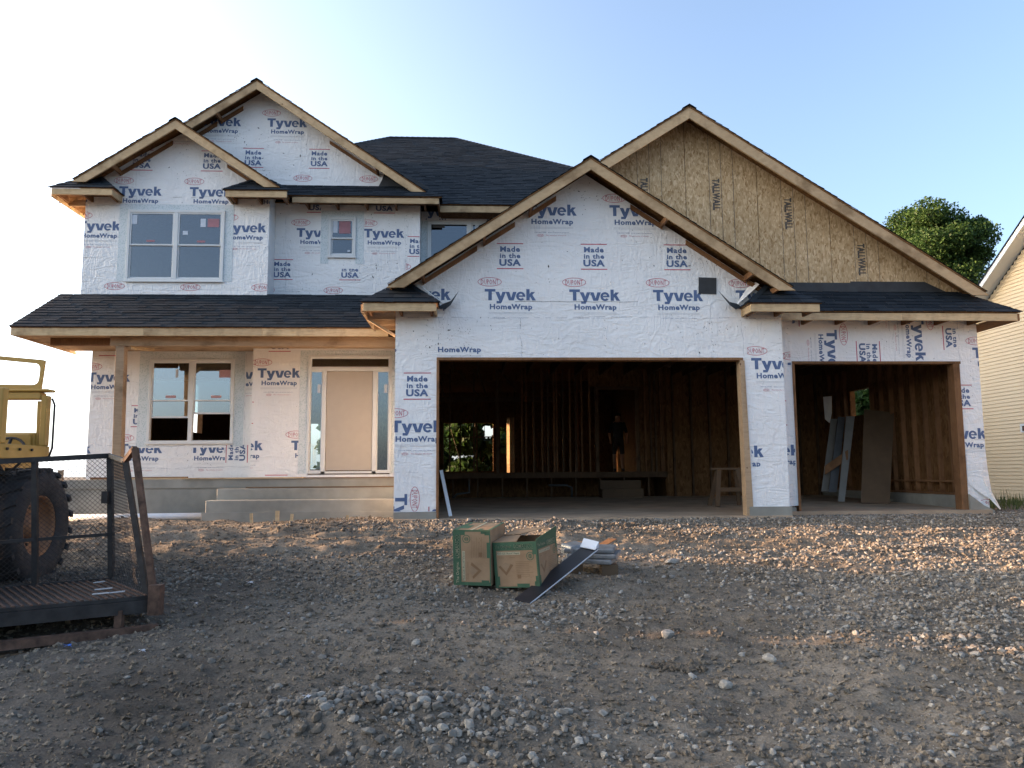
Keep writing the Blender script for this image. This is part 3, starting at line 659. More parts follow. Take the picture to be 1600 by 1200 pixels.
# loose corner of the wrap at lower right
fl = MB(); P_ = [(8.77, .56), (8.95, .30), (9.16, .42), (9.17, .9)]
q = [(8.74, B3-.004, .50), (8.92, B3-.03, .33), (9.08, B3-.06, .22), (9.20, B3-.14, .03), (9.24, B3-.10, .05), (9.15, B3-.02, .35), (9.115, B3-.01, .75), (9.11, B3-.004, 1.0), (8.75, B3-.004, 1.0)]
c0 = (8.98, B3-.035, .6)
for i in range(len(q)-1): fl.poly([c0, q[i], q[i+1]])
fl.poly([c0, q[-1], q[0]]); fl.build('loose_wrap_corner', 'wrap', w3, smooth=True)
# --- eave returns of the garage gable
def eret(xo, xi, Yf, Yw, zt, zf, side, fh=.125, wallz=None):
    """small hipped eave return: outer end xo, inner end xi"""
    run = Yw-Yf; rise = run*.8; s = 1 if xi > xo else -1
    xr = xi-s*run*.95
    fr = [(xo, Yf, zt), (xi, Yf, zt), (xr, Yw, zt+rise), (xo+s*run, Yw, zt+rise)] if abs(xr-xo) > run else [(xo, Yf, zt), (xi, Yf, zt), (xr, Yw, zt+rise)]
    if s < 0: fr = fr[::-1]
    roof(fr, over=.02, seed=3); sdp = [(xi, Yf, zt), (xi, Yw-.003, zt), (xr, Yw-.003, zt+rise)]
    roof(sdp if s > 0 else sdp[::-1], over=.015, seed=5)
    cap_line(HS, (xi, Yf, zt), (xr, Yw-.02, zt+rise), .07, .012)
    x0, x1 = min(xo, xi), max(xo, xi)
    fascia(x0+.03, x1-.03, Yf+.02, zt-.02-fh, zt-.02)
    e0, e1 = (x1-.068, x1-.03) if s > 0 else (x0+.03, x0+.068)
    bevel(box('fascia_board', e0, e1, Yf+.06, Yw-.002, zt-.02-fh, zt-.02, 'pine', HS), .003, 1)
    n_ = 3
    for k in range(n_): x = x0+.12+(x1-x0-.24)*k/(n_-1); box('rafter_tail', x-.019, x+.019, Yf+.06, Yw-.004, zt-.03-fh*.9, zt-.03, 'pine_dark', HS)
    box('soffit_board', x0+.075, x1-.075, Yf+.062, Yw-.004, zt-.028, zt-.012, 'pine_dark', HS)
eret(-1.73, -.52, 12.18, 12.655, 3.415, 0, 1)
eret(5.67, 4.47, 12.18, 12.655, 3.43, 0, -1)
for (P3, mt_, nm_) in (([(-.54, 12.60, 3.42), (-.42, 12.50, 3.36), (-.33, 12.52, 3.44), (-.20, 12.56, 3.68), (-.33, 12.58, 3.52), (-.46, 12.62, 3.48)], 'roof_felt', 'felt_flap'), ([(4.50, 12.60, 3.44), (4.36, 12.50, 3.38), (4.27, 12.53, 3.46), (4.10, 12.58, 3.72), (4.28, 12.56, 3.52), (4.42, 12.6, 3.50)], 'roof_felt', 'felt_flap'),
    ([(4.38, 12.63, 3.45), (4.50, 12.58, 3.55), (4.80, 12.56, 3.82), (4.76, 12.64, 3.88), (4.62, 12.64, 3.78)], 'wrap', 'wrap_flap'), ([(-.95, 12.64, 3.70), (-.62, 12.60, 3.60), (-.40, 12.64, 3.46), (-.86, 12.64, 3.82)], 'wrap', 'wrap_flap')):
    b = MB(); b.poly(P3); b.poly([(x, y+.004, z) for x, y, z in reversed(P3)]); b.build(nm_, mt_, HS)
# outer side framing under garage eaves (seen from below at left)
for yy in (12.75, 13.2, 13.65): box('rafter_tail', -1.70, GL-.02, yy, yy+.038, 3.24, 3.36, 'porch_wood', HS)
bevel(box('fascia_board', -1.735, -1.70, 12.26, 13.9, 3.26, 3.39, 'porch_wood', HS), .003, 1)
bb = MB(); bb.bar((-1.70, 12.8, 3.26), (-1.25, 12.8, 2.98), .04, .09, (0, 1, 0)); bb.build('eave_brace', 'porch_wood', HS)
# --- garage gable roof
PK = (1.95, 5.83)
YR = 12.18
sl = (PK[1]-3.42)/(PK[0]+1.72)
roof([(-1.30, YR, PK[1]-sl*(PK[0]+1.30)), (-1.30, 14.6, PK[1]-sl*(PK[0]+1.30)), (PK[0], 14.6, PK[1]), (PK[0], YR, PK[1])][::-1])
roof([(PK[0]+3.25, YR, PK[1]-sl*3.25), (PK[0], YR, PK[1]), (PK[0], 14.6, PK[1]), (PK[0]+3.25, 14.6, PK[1]-sl*3.25)][::-1])
roof([(-1.75, 12.66, PK[1]-sl*(PK[0]+1.75)), (-1.75, 15.6, PK[1]-sl*(PK[0]+1.75)), (-1.305, 15.6, PK[1]-sl*(PK[0]+1.305)), (-1.305, 12.66, PK[1]-sl*(PK[0]+1.305))][::-1])
cap_line(HS, (PK[0], YR-.02, PK[1]), (PK[0], 14.6, PK[1]))
rake(PK[0], PK[1]-.03, -1.33, PK[1]-.03-sl*(PK[0]+1.33), YR+.01); rake(PK[0]+.002, PK[1]-.03, PK[0]+3.30, PK[1]-.03-sl*3.30, YR+.01)
zr = PK[1]-.03; xe = PK[0]+3.30; zl = zr-sl*3.30
for k0, k1 in ((.16, .30), (.37, .53), (.56, .83)): ladder(PK[0], zr, PK[0]-3.30, zl, 12.66, YR+.01, k0, k1)
for k0, k1 in ((.22, .38), (.50, .80), (.81, .92)): ladder(PK[0], zr, PK[0]+3.30, zl, 12.66, YR+.01, k0, k1)
# --- third bay: big gable
YB, YW3 = 13.28, 13.75
pkb = at(1077, 165, YB); PB = (pkb[0], pkb[2]); slb = .642
ridgeY = 20.5
box('gable_backing', GL+.2, PB[0]+5.2, 21.0, 21.05, 3.2, 3.4, 'osb_inside', HS)
def zbg(x): return PB[1]-slb*abs(x-PB[0])
roof([(PB[0], YB, PB[1]), (PB[0], ridgeY, PB[1]), (9.20, ridgeY, zbg(9.20)), (9.20, YB, zbg(9.20))])
roof([(9.205, 13.70, zbg(9.205)), (9.205, ridgeY, zbg(9.205)), (9.62, ridgeY, zbg(9.62)), (9.62, 13.70, zbg(9.62))])
roof([(-1.62, YB+.4, zbg(-1.62)), (-1.62, ridgeY, zbg(-1.62)), (PB[0], ridgeY, PB[1]), (PB[0], YB+.4, PB[1])])
roof([(1.9, YB, zbg(1.9)), (1.9, YB+.395, zbg(1.9)), (PB[0], YB+.395, PB[1]), (PB[0], YB, PB[1])])
cap_line(HS, (PB[0], YB-.02, PB[1]), (PB[0], ridgeY, PB[1]))
rake(PB[0], PB[1]-.03, 7.95, zbg(7.95)-.03, YB+.01, bd=.20, cut=False); rake(7.953, zbg(7.953)-.03, 9.26, zbg(9.26)-.03, YB+.012, bd=.20); rake(PB[0]-.002, PB[1]-.03, 1.6, zbg(1.6)-.03, YB+.01, bd=.20)
# skirt roof
zs0 = 3.475
roof([(5.3, 13.03, zs0), (9.62, 13.03, zs0), (9.02, YW3-.005, zs0+.50), (5.3, YW3-.005, zs0+.50)], seed=9)
cr = MB(); cr.poly([(9.62, 13.03, zs0), (9.62, 13.7, zs0+.0), (9.02, 13.7, zs0+.46)]); cr.build('hip_return', 'shingle', HS)
roof([(9.63, 13.03, zs0+.004), (9.63, 13.70, zs0+.004), (9.22, 13.70, zs0+.32), (9.03, YW3-.05, zs0+.49)], seed=12, over=.01)
fl_ = MB(); fl_.prism([(5.2, zs0+.42), (8.95, zs0+.42), (8.35, zs0+.70), (6.95, zs0+.70), (6.95, zs0+.675), (5.2, zs0+.675)], YW3-.012, YW3-.004); fl_.build('roofing_felt_strip', 'roof_felt', HS)
fascia(5.30, 9.57, 13.05, zs0-.16, zs0-.03); tails(5.9, 9.5, .61, 13.05, 13.5, zs0-.16, zs0-.04)
box('soffit_board', 5.2, 9.55, 13.10, 13.49, zs0-.035, zs0-.02, 'pine_dark', HS)
bevel(box('fascia_board', 9.572, 9.61, 13.05, 19.6, zs0-.16, zs0-.03, 'pine_dark', HS), .003, 1)
box('soffit_board', G3+.002, 9.57, 13.10, 19.4, zs0-.158, zs0-.14, 'pine_dark', HS)
# OSB gable: separate panels
xp = [at(x, 300, YW3)[0] for x in (685+3600,)]; x0p = at(900+688/4, 320, YW3)[0]; pw = at(900+1135/4, 320, YW3)[0]-x0p
edges = [x0p+pw*k for k in range(-3, 6)]
TW = text_tris('TALLWALL', .045, 2, 1.05)
for a_x, b_x in zip(edges[:-1], edges[1:]):
    lo = 3.9; P = [(a_x+.005, lo), (b_x-.006, lo), (b_x-.006, 9), (a_x+.005, 9)]
    P = clip_half(P, slb, 1, PB[1]+slb*PB[0]-.03); P = clip_half(P, -slb, 1, PB[1]-slb*PB[0]-.03)
    if len(P) < 3 or max(p[1] for p in P) < lo+.02: continue
    b = MB(); b.prism(P, YW3-random.uniform(0, .002), YW3+.011); pn = b.build('osb_panel', 'osb_wall', HS)
    zmx = max(p[1] for p in P); H = halves(P); b = MB()
    for k, xx in enumerate((a_x+pw*.333, a_x+pw*.5, a_x+pw*.667)):
        z = lo
        while z < zmx:
            L = random.uniform(.15, .5); c = clip_convex(rect2(xx-.0042, xx+.0038, z, z+L), H)
            if c: b.poly([(x, YW3-.004, zz) for x, zz in c], 3)
            z += L+random.choice((0, .0, .02))
    xt = a_x+pw*.42; zt_ = min(zbg(xt)-.30, 6.1)
    if zmx > 4.8:
        for f in fit(TW, 0, 0, .60, .125):
            P2 = [(xt-.055+p[1], zt_-.30-p[0]) for p in f]; P2 = clip_convex(P2, H)
            if P2: b.poly([(x, YW3-.005, z) for x, z in P2], 3)
    for f in fit(T['1-800-44-TYVEK   www.construction.tyvek.com'], 0, 0, .5, .02)[:0]: pass
    for k in range(26):
        x = random.uniform(a_x+.04, b_x-.04); z = random.uniform(lo, zmx); s = random.uniform(.004, .012); a = random.uniform(0, 3)
        c = clip_convex([(x, z), (x+s*3*math.cos(a), z+s*3*math.sin(a)), (x+s*3*math.cos(a)-s*.4, z+s*3*math.sin(a)+s*.4), (x-s*.4, z+s*.4)], H)
        if c: b.poly([(xx, YW3-.0045, zz) for xx, zz in c], 3)
    b.build('printed_lettering', PRN, pn)
b = MB(); b.prism([(1.6, 3.6), (9.0, 3.6), (PB[0], PB[1]-.1)], YW3+.03, YW3+.06); b.build('gable_backing', 'osb_inside', HS)
# --- garage interior
box('ceiling', GL+.021, GR-.001, 12.82, 19.9, 3.40, 3.43, 'osb_inside', HS)
box('ceiling', GR+.0, G3-.13, 13.66, 19.9, 3.40, 3.43, 'osb_inside', HS)
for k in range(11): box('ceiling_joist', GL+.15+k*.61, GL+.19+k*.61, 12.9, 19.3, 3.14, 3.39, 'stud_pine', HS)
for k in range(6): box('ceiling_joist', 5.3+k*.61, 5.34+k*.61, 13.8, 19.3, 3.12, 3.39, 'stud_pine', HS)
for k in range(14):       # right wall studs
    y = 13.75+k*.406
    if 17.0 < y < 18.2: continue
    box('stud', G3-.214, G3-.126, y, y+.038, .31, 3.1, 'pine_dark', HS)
box('wall_plate', G3-.25, G3-.126, 13.66, 19.4, .272, .308, 'pine_dark', HS)
box('wall_plate', G3-.216, G3-.13, 13.66, 17.0, .50, .536, 'pine_dark', HS)
BW = 19.5
fz = .74
# back wall of garage: floor rim, studs on top, cripples below
box('floor_rim_board', GL+.05, 4.9, BW, BW+.04, fz-.14, fz, 'stud_pine', HS)
x = GL+.15
while x < 4.95:
    box('cripple_stud', x, x+.04, BW+.02, BW+.11, .1, fz-.142, 'stud_pine', HS); x += .61
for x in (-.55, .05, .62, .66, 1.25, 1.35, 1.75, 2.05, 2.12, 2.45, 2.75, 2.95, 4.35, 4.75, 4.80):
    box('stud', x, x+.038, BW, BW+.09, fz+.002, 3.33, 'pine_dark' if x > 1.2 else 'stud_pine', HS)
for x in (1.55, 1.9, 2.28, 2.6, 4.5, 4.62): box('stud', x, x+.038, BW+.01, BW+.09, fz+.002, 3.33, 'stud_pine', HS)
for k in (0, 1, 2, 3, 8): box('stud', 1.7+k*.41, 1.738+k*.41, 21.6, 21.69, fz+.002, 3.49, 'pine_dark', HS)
for k in range(6): bb = MB(); bb.bar((-.9+k*.55, 20.6, 3.44), (-.6+k*.55+(.25 if k % 2 else -.1), 20.6, 2.75), .04, .09, (0, 1, 0)); bb.build('truss_web', 'stud_pine', HS)
box('header_beam', -1.0, 2.2, 20.55, 20.66, 2.60, 2.72, 'stud_pine', HS)
for x0_, x1_ in ((3.10, 3.19), (4.12, 4.21)): box('door_frame', x0_, x1_, BW-.02, BW+.1, fz+.002, 2.80, 'stud_pine', HS)
box('door_frame', 3.10, 4.21, BW-.021, BW+.1, 2.802, 2.88, 'stud_pine', HS)
box('wall_panel', 3.0, 4.9, BW+.10, BW+.115, 2.89, 3.34, 'osb_inside', HS); box('wall_panel', 4.25, 4.9, BW+.10, BW+.115, fz, 2.88, 'osb_inside', HS)
for k in range(5): box('wall_panel', 4.905+k*.854, 4.905+k*.854+.8538, BW, BW+.015, .1, 3.36, 'osb_inside', HS)
for k in range(9): box('stud', 5.05+k*.46, 5.09+k*.46, BW-.09, BW-.001, .13, 3.36, 'stud_pine', HS)
box('crawl_panel', GL+.05, 4.9, BW+1.5, BW+1.52, -.2, fz-.032, 'osb_inside', HS)
box('entry_step', 3.15, 4.15, BW-.33, BW-.01, .11, .53, 'plywood', HS); box('entry_step', 3.15, 4.15, BW-.62, BW-.335, .11, .33, 'plywood', HS)
for pts in ([(1.9, BW-.05, .42), (2.35, BW-.05, .42), (2.48, BW-.05, .36), (2.48, BW-.05, .13)], [(-.05, BW-.05, .60), (-.05, BW-.05, .26), (-.35, BW-.05, .22), (-.45, BW-.05, .13)]):
    b = MB(); b.tube(pts, .028, 8); b.build('drain_pipe', 'litter_grey', HS, smooth=True)
# house interior: floors, rear wall and side walls
X0, X1, YR_ = -7.75, 5.05, 27.0
box('floor', X0+.16, X1-.1, BW+.045, YR_, fz-.03, fz, 'plywood', HS)
box('floor', X0+.16, GL-.005, 16.36, BW+.04, fz-.03, fz, 'plywood', HS)
box('floor', X0+.16, X1-.1, 16.78, YR_, 3.50, 3.60, 'osb_inside', HS); box('ceiling', X0+.16, X1-.1, 16.78, YR_, 6.1, 6.14, 'osb_inside', HS)
rw = [(-.95, .75, .8, 2.45), (1.0, 1.45, 1.4, 2.3), at(486, 700, YR_)[0:1]+(at(512, 700, YR_)[0], 1.2, 2.2)]
rw[2] = (at(484, 700, YR_)[0], at(512, 700, YR_)[0], .9, 2.45)
wall('wall', rect2(X0, X1, -.2, 6.3), rw, YR_, .15, 'osb_inside', HS)
for (a, b_, c, d) in rw[:1]: 
    for xx in (a+.55, a+1.12): box('window_mullion', xx, xx+.05, YR_+.03, YR_+.08, c, d, 'stud_pine', HS)
    box('window_mullion', a, b_, YR_+.03, YR_+.08, 1.95, 1.99, 'stud_pine', HS)
side_wall(X0+.003, X0+.15, 16.36, YR_-.002, -.4, 6.40, holes=[(21.9, 22.6, 1.9, 3.25)])
side_wall(X1-.15, X1-.003, 19.7, YR_-.002, -.2, 6.2, flip=True)
for x in (.99, 1.10):
    b = MB(); b.box(-.05, .05, -.012, .012, fz+.002, 2.2); o = b.build('leaning_board', 'pine', HS); o.location = (x, 20.9, 0); o.rotation_euler = (0, 0, math.radians(-42))
for i, (x, y) in enumerate([ (-1.0, 21.3), (2.0, 21.5), (2.3, 21.5), (-3.2, 20.5), (-4.7, 20.5), (-6.2, 20.5), (1.25, 23.0), (1.6, 23.0)]):
    box('stud', x, x+.038, y, y+.09, fz+.002, 3.49, 'stud_pine', HS)
# --- upper left bay
UY, LX, LXr = 15.7, -7.75, -4.10
pk = at(274, 185, 15.25); P1 = (pk[0], pk[2])
UW = (-6.90, -4.98, 4.585, 6.055)
uw = wall('wall', [(LX, 4.20), (LXr, 4.20), (LXr, 6.6), (P1[0], P1[1]-.10), (LX, 6.6)], [(UW[0]+.03, UW[1]-.03, UW[2]+.03, UW[3]-.03)], UY, .15, 'wrap', HS)
AU = lambda x, y: A(x, y, UY)
b = MB(); zq = AU(250, 321)[1]
sheet(b, [(LX, zq), (LXr, zq), (LXr, 6.6), (P1[0], P1[1]-.1), (LX, 6.6)], AU(222, 250), UY)
c_ = AU(155, 354); sheet(b, [(LX, 4.37), (-6.2, 4.37), (-6.2, zq-.03), (LX, zq-.03)], (c_[0], c_[1]+.67), UY, holes=[UW])
c_ = AU(383, 357); sheet(b, [(-5.9, 4.37), (LXr, 4.37), (LXr, zq-.03), (-5.9, zq-.03)], (c_[0], c_[1]+.67), UY, holes=[UW])
seam(b, LX, zq-.01, LXr, zq, UY, gap=.2); seam(b, LX+.9, 6.33, LXr-.4, 6.35, UY, mi=3, gap=.45); seam(b, LX, 4.42, LXr, 4.40, UY, gap=.3)
scuffs(b, [(LX, 5.9), (LXr, 5.9), (P1[0], P1[1]-.2)], [UW], UY, 260, 5); staples(b, LXr-.05, 6.1, LXr-.05, 4.4, UY); staples(b, LX+.06, 6.1, LX+.06, 4.4, UY)
b.build('printed_lettering', PRN, uw)
side_wall(LX, LX+.12, UY+.152, 16.35, 3.5, 6.6)
sw_ = side_wall(LXr-.02, LXr-.001, UY+.152, 16.2, 4.2, 6.5, flip=True)
def tape(x0, x1, z0, z1, Y, w_, parent, wt=None, wb=0):
    """flashing strips round an opening"""
    wt = w_*.8 if wt is None else wt
    for r in ((x0-w_, x0, z0-wb, z1+wt), (x1, x1+w_, z0-wb, z1+wt), (x0+.001, x1-.001, z1, z1+wt)):
        box('flashing_tape', r[0], r[1], Y-.006, Y-.004, r[2], r[3], 'tape', parent)
def window(x0, x1, z0, z1, Y, units=2, rails=(.5,), raised=None, parent=HS, stk=(), f=.055, mat='white_vinyl', gl='window_glass', slider=False):
    b = MB(); yy0, yy1 = Y-.035, Y+.06
    b.box(x0, x0+f, yy0, yy1, z0, z1); b.box(x1-f, x1, yy0, yy1, z0, z1); b.box(x0+f, x1-f, yy0, yy1, z1-f, z1); b.box(x0+f, x1-f, yy0, yy1, z0, z0+f)
    b.box(x0-.02, x1+.02, Y-.05, Y-.036, z0-.02, z0+.012)
    wdt = (x1-x0-2*f-(units-1)*f*1.5)/units
    for k in range(1, units):
        xm = x0+f+k*wdt+(k-1)*f*1.5; b.box(xm, xm+f*1.5, yy0+.002, yy1-.002, z0+f, z1-f)
    win = bevel(b.build('window', mat, parent), .004, 1)
    for k in range(units):
        a = x0+f+k*(wdt+f*1.5); c = a+wdt; lo, hi = z0+f, z1-f; t_ = .028
        s = MB(); mid = lo+(hi-lo)*rails[0]
        zt_b = mid
        s.box(a, a+t_, Y-.02, Y+.005, zt_b, hi); s.box(c-t_, c, Y-.02, Y+.005, zt_b, hi); s.box(a+t_, c-t_, Y-.02, Y+.005, hi-t_, hi); s.box(a+t_, c-t_, Y-.02, Y+.005, zt_b, zt_b+t_)
        s.build('sash', mat, win); box('pane', a+t_, c-t_, Y-.006, Y-.002, zt_b+t_, hi-t_, gl, win)
        lb = lo if raised is None else raised[k]
        top = mid+.02 if raised is None else mid+.45
        if slider: continue
        s = MB(); s.box(a, a+t_, Y+.008, Y+.033, lb, top); s.box(c-t_, c, Y+.008, Y+.033, lb, top); s.box(a+t_, c-t_, Y+.008, Y+.033, lb, lb+t_*1.2); s.box(a+t_, c-t_, Y+.008, Y+.033, top-t_, top)
        s.build('sash', mat, win); box('pane', a+t_, c-t_, Y+.018, Y+.022, lb+t_, top-t_, gl, win)
    for (sx0, sx1, sz0, sz1, sm) in stk: box('sticker', sx0, sx1, Y-.010, Y-.007, sz0, sz1, sm, win)
    return win
tape(UW[0], UW[1], UW[2], UW[3], UY, .17, uw, .12)
st = lambda x0, x1, y0, y1, m_: (AU(x0, y0)[0], AU(x1, y0)[0], AU(x0, y1)[1], AU(x0, y0)[1], m_)
window(*UW, UY, 2, (.50,), stk=[st(206, 215, 336, 350, 'trim_white'), st(314, 322, 342, 355, 'trim_white'), st(325, 343, 342, 355, 'sticker_red') if 'sticker_red' in M else st(325, 343, 342, 355, 'print_red'), st(229, 242, 375, 378, 'sticker_red'), st(308, 321, 376, 379, 'sticker_red'), st(286, 294, 361, 367, 'trim_white')])
# roof of the upper left gable
YG = 15.25; sg = .665; dz = lambda x: P1[1]-sg*abs(x-P1[0])
roof([(-7.80, YG, dz(-7.80)), (P1[0], YG, P1[1]), (P1[0], 18.2, P1[1]), (-7.80, 18.2, dz(-7.80))])
roof([(P1[0], YG, P1[1]), (-3.80, YG, dz(-3.80)), (-3.80, 17.6, dz(-3.80)), (P1[0], 17.6, P1[1])])
roof([(-8.22, UY, dz(-8.22)), (-7.805, UY, dz(-7.805)), (-7.805, 26, dz(-7.805)), (-8.22, 26, dz(-8.22))])
cap_line(HS, (P1[0], YG-.02, P1[1]), (P1[0], 18.0, P1[1]))
rake(P1[0], P1[1]-.03, -7.83, dz(-7.83)-.03, YG+.01); rake(P1[0]+.002, P1[1]-.03, -3.84, dz(-3.84)-.03, YG+.01)
ladder(P1[0], P1[1]-.03, -7.83, dz(-7.83)-.03, UY, YG+.01, .10, .62, bd=.08); ladder(P1[0], P1[1]-.03, -3.84, dz(-3.84)-.03, UY, YG+.01, .45, .80, bd=.07)
eret(-8.22, -7.0, 15.22, 15.695, 6.345, 0, 1)
eret(-3.62, -4.88, 15.22, 15.695, 6.335, 0, -1)
for yy in (15.9, 16.5, 17.1, 17.7): box('rafter_tail', -8.18, X0-.002, yy, yy+.04, 6.20, 6.32, 'porch_wood', HS)
bevel(box('fascia_board', -8.225, -8.19, 15.3, 25.9, 6.17, 6.31, 'pine', HS), .003, 1)
# --- middle upper wall and second gable
MY = 16.2; MW = (-2.99, -2.42, 5.245, 6.11)
mw = wall('wall', [(LXr+.0, 4.2), (-1.08, 4.2), (-1.08, 6.42), (LXr, 6.42)], [(MW[0]+.03, MW[1]-.03, MW[2]+.03, MW[3]-.03)], MY, .15, 'wrap', HS)
b = MB(); AM = lambda x, y: A(x, y, MY); xsm = AM(634, 400)[0]
sheet(b, [(LXr, 4.3), (xsm, 4.3), (xsm, 6.4), (LXr, 6.4)], AM(441, 421), MY, holes=[(MW[0]-.17, MW[1]+.17, 5.0, 6.42)])
sheet(b, [(xsm, 4.3), (-1.09, 4.3), (-1.09, 6.4), (xsm, 6.4)], AM(653, 385), MY)
seam(b, xsm-.02, 4.5, xsm-.02, 6.3, MY); seam(b, LXr, 4.52, xsm, 4.50, MY); seam(b, LXr+.25, 4.5, LXr+.22, 6.3, MY, gap=.5)
scuffs(b, rect2(LXr, -1.1, 4.4, 6.3), [MW], MY, 130, 5); staples(b, xsm, 6.2, xsm, 4.5, MY, .07)
b.build('printed_lettering', PRN, mw)
tape(MW[0], MW[1], MW[2], MW[3], MY, .16, mw, .14, .14)
stm = lambda x0, x1, y0, y1, m_: (AM(x0, y0)[0], AM(x1, y0)[0], AM(x0, y1)[1], AM(x0, y0)[1], m_)
window(*MW, MY, 1, (.45,), stk=[stm(521, 528, 345, 364, 'trim_white'), stm(530, 548, 346, 365, 'sticker_red'), stm(543, 547, 391, 394, 'trim_white')])
side_wall(-1.10, -1.081, MY+.152, 16.6, 4.2, 6.45, flip=True)
# far wall
FY = 16.62; a0 = at(668, 345, FY); a1 = at(800, 345, FY); FWN = (a0[0], a1[0], 4.95, a0[2])
fw_ = wall('wall', rect2(-1.10, 5.05, 4.2, 6.40), [(FWN[0]+.03, FWN[1]-.03, FWN[2]+.03, FWN[3]-.03)], FY, .15, 'wrap', HS)
b = MB(); c_ = A(685, 332, FY); sheet(b, rect2(-1.0, 3, FWN[3]+.02, 6.40), (c_[0], c_[1]+.67), FY); b.build('printed_lettering', PRN, fw_)
tape(FWN[0], FWN[1], FWN[2], FWN[3], FY, .14, fw_, .001)
window(*FWN, FY, 2, (.02,), stk=[(A(676, 350, FY)[0], A(695, 350, FY)[0], A(676, 356, FY)[1], A(676, 352, FY)[1], 'print_black'), (A(742, 350, FY)[0], A(749, 350, FY)[0], A(742, 361, FY)[1], A(742, 351, FY)[1], 'trim_white')], slider=True)
# second gable wall
GY2 = 16.4; YG2 = 15.98; p2 = at(401, 124, YG2); P2 = (p2[0], p2[2]); s2 = .675; d2 = lambda x: P2[1]-s2*abs(x-P2[0])
g2 = wall('wall', [(-7.75, 6.45), (-1.1, 6.45), (-1.1, d2(-1.1)-.05), (P2[0], P2[1]-.08), (-7.75, d2(-7.75)-.05)], [], GY2, .12, 'wrap', HS)
b = MB(); AG = lambda x, y: A(x, y, GY2)
# the wrap hangs with a ragged lower edge; dark board below
sheet(b, [(-7.6, 6.93), (-1.75, 6.93), (-1.75, 7.05), (P2[0], P2[1]-.1), (-7.6, 7.0)], AG(499, 248), GY2)
scuffs(b, [(-6.0, 6.95), (-2.0, 6.95), (P2[0], P2[1]-.2)], [], GY2, 300, 5); b.build('printed_lettering', PRN, g2)
b = MB(); b.prism([(-2.02, 6.80), (-.9, 6.80), (-.9, 6.86), (-1.8, 7.35), (-1.92, 7.0)], GY2-.008, GY2-.004); b.build('roofing_felt_strip', 'roof_felt', g2)
roof([(P2[0], YG2, P2[1]), (-.95, YG2, d2(-.95)), (-.95, 20.4, d2(-.95)), (P2[0], 20.4, P2[1])])
roof([(-7.9, YG2, d2(-7.9)), (P2[0], YG2, P2[1]), (P2[0], 20.4, P2[1]), (-7.9, 20.4, d2(-7.9))])
cap_line(HS, (P2[0], YG2-.02, P2[1]), (P2[0], 20.4, P2[1]))
rake(P2[0], P2[1]-.03, -.99, d2(-.99)-.03, YG2+.01); rake(P2[0]-.002, P2[1]-.03, -6.6, d2(-6.6)-.03, YG2+.01)
ladder(P2[0], P2[1]-.03, -.99, d2(-.99)-.03, GY2, YG2+.01, .42, .72, bd=.07); ladder(P2[0], P2[1]-.03, -6.6, d2(-6.6)-.03, GY2, YG2+.01, .18, .40, bd=.09); ladder(P2[0], P2[1]-.03, -6.6, d2(-6.6)-.03, GY2, YG2+.01, .44, .85, bd=.09)
# skirt roof under it
zm = 6.415
roof([(-3.95, 15.72, zm), (-.60, 15.72, zm), (-1.06, 16.39, zm+.45), (-4.2, 16.39, zm+.45)], seed=4)
cr = MB(); cr.poly([(-.60, 15.72, zm), (-.60, 16.5, zm+.02), (-1.06, 16.39, zm+.45)]); cr.build('hip_return', 'shingle', HS)
roof([(-4.9, 15.66, zm+.02), (-3.95, 15.66, zm+.0), (-3.95, 16.39, zm+.45), (-5.3, 16.39, zm+.45)], seed=44)
fascia(-3.66, -.66, 15.74, zm-.15, zm-.03); tails(-3.4, -.7, .61, 15.74, MY, zm-.15, zm-.03)
bevel(box('fascia_board', -.698, -.66, 15.78, 16.6, zm-.15, zm-.03, 'pine_dark', HS), .003, 1)
box('soffit_board', -3.6, -.70, 15.78, 16.19, zm-.035, zm-.02, 'pine_dark', HS)
# --- main hip roof
EY, EZ, RY, RZ = 16.12, 6.40, 22.2, 10.55
RL, RR = at(609, 214, RY)[0], at(711, 216, RY)[0]
HXl, HXr = RL-(RY-EY), RR+(RY-EY)
roof([(HXl+.2, EY, EZ), (HXr, EY, EZ), (RR, RY, RZ), (RL, RY, RZ)], seed=21)
roof([(HXr, EY, EZ), (HXr, 2*RY-EY, EZ), (RR, RY, RZ)], seed=22); roof([(HXl, 2*RY-EY, EZ), (HXl, EY, EZ), (RL, RY, RZ)], seed=23)
roof([(HXr, 2*RY-EY, EZ), (HXl, 2*RY-EY, EZ), (RL, RY, RZ), (RR, RY, RZ)], seed=24, rowstep=.3)
for a, c in (((RL, RY, RZ), (RR, RY, RZ)), ((HXr, EY, EZ), (RR, RY, RZ)), ((HXl, EY, EZ), (RL, RY, RZ))): cap_line(HS, a, c)
fascia(-.655, 5.0, EY+.02, EZ-.17, EZ-.03, th=.04); box('soffit_board', -.655, 5.0, EY+.065, FY-.004, EZ-.155, EZ-.14, 'osb_inside', HS)
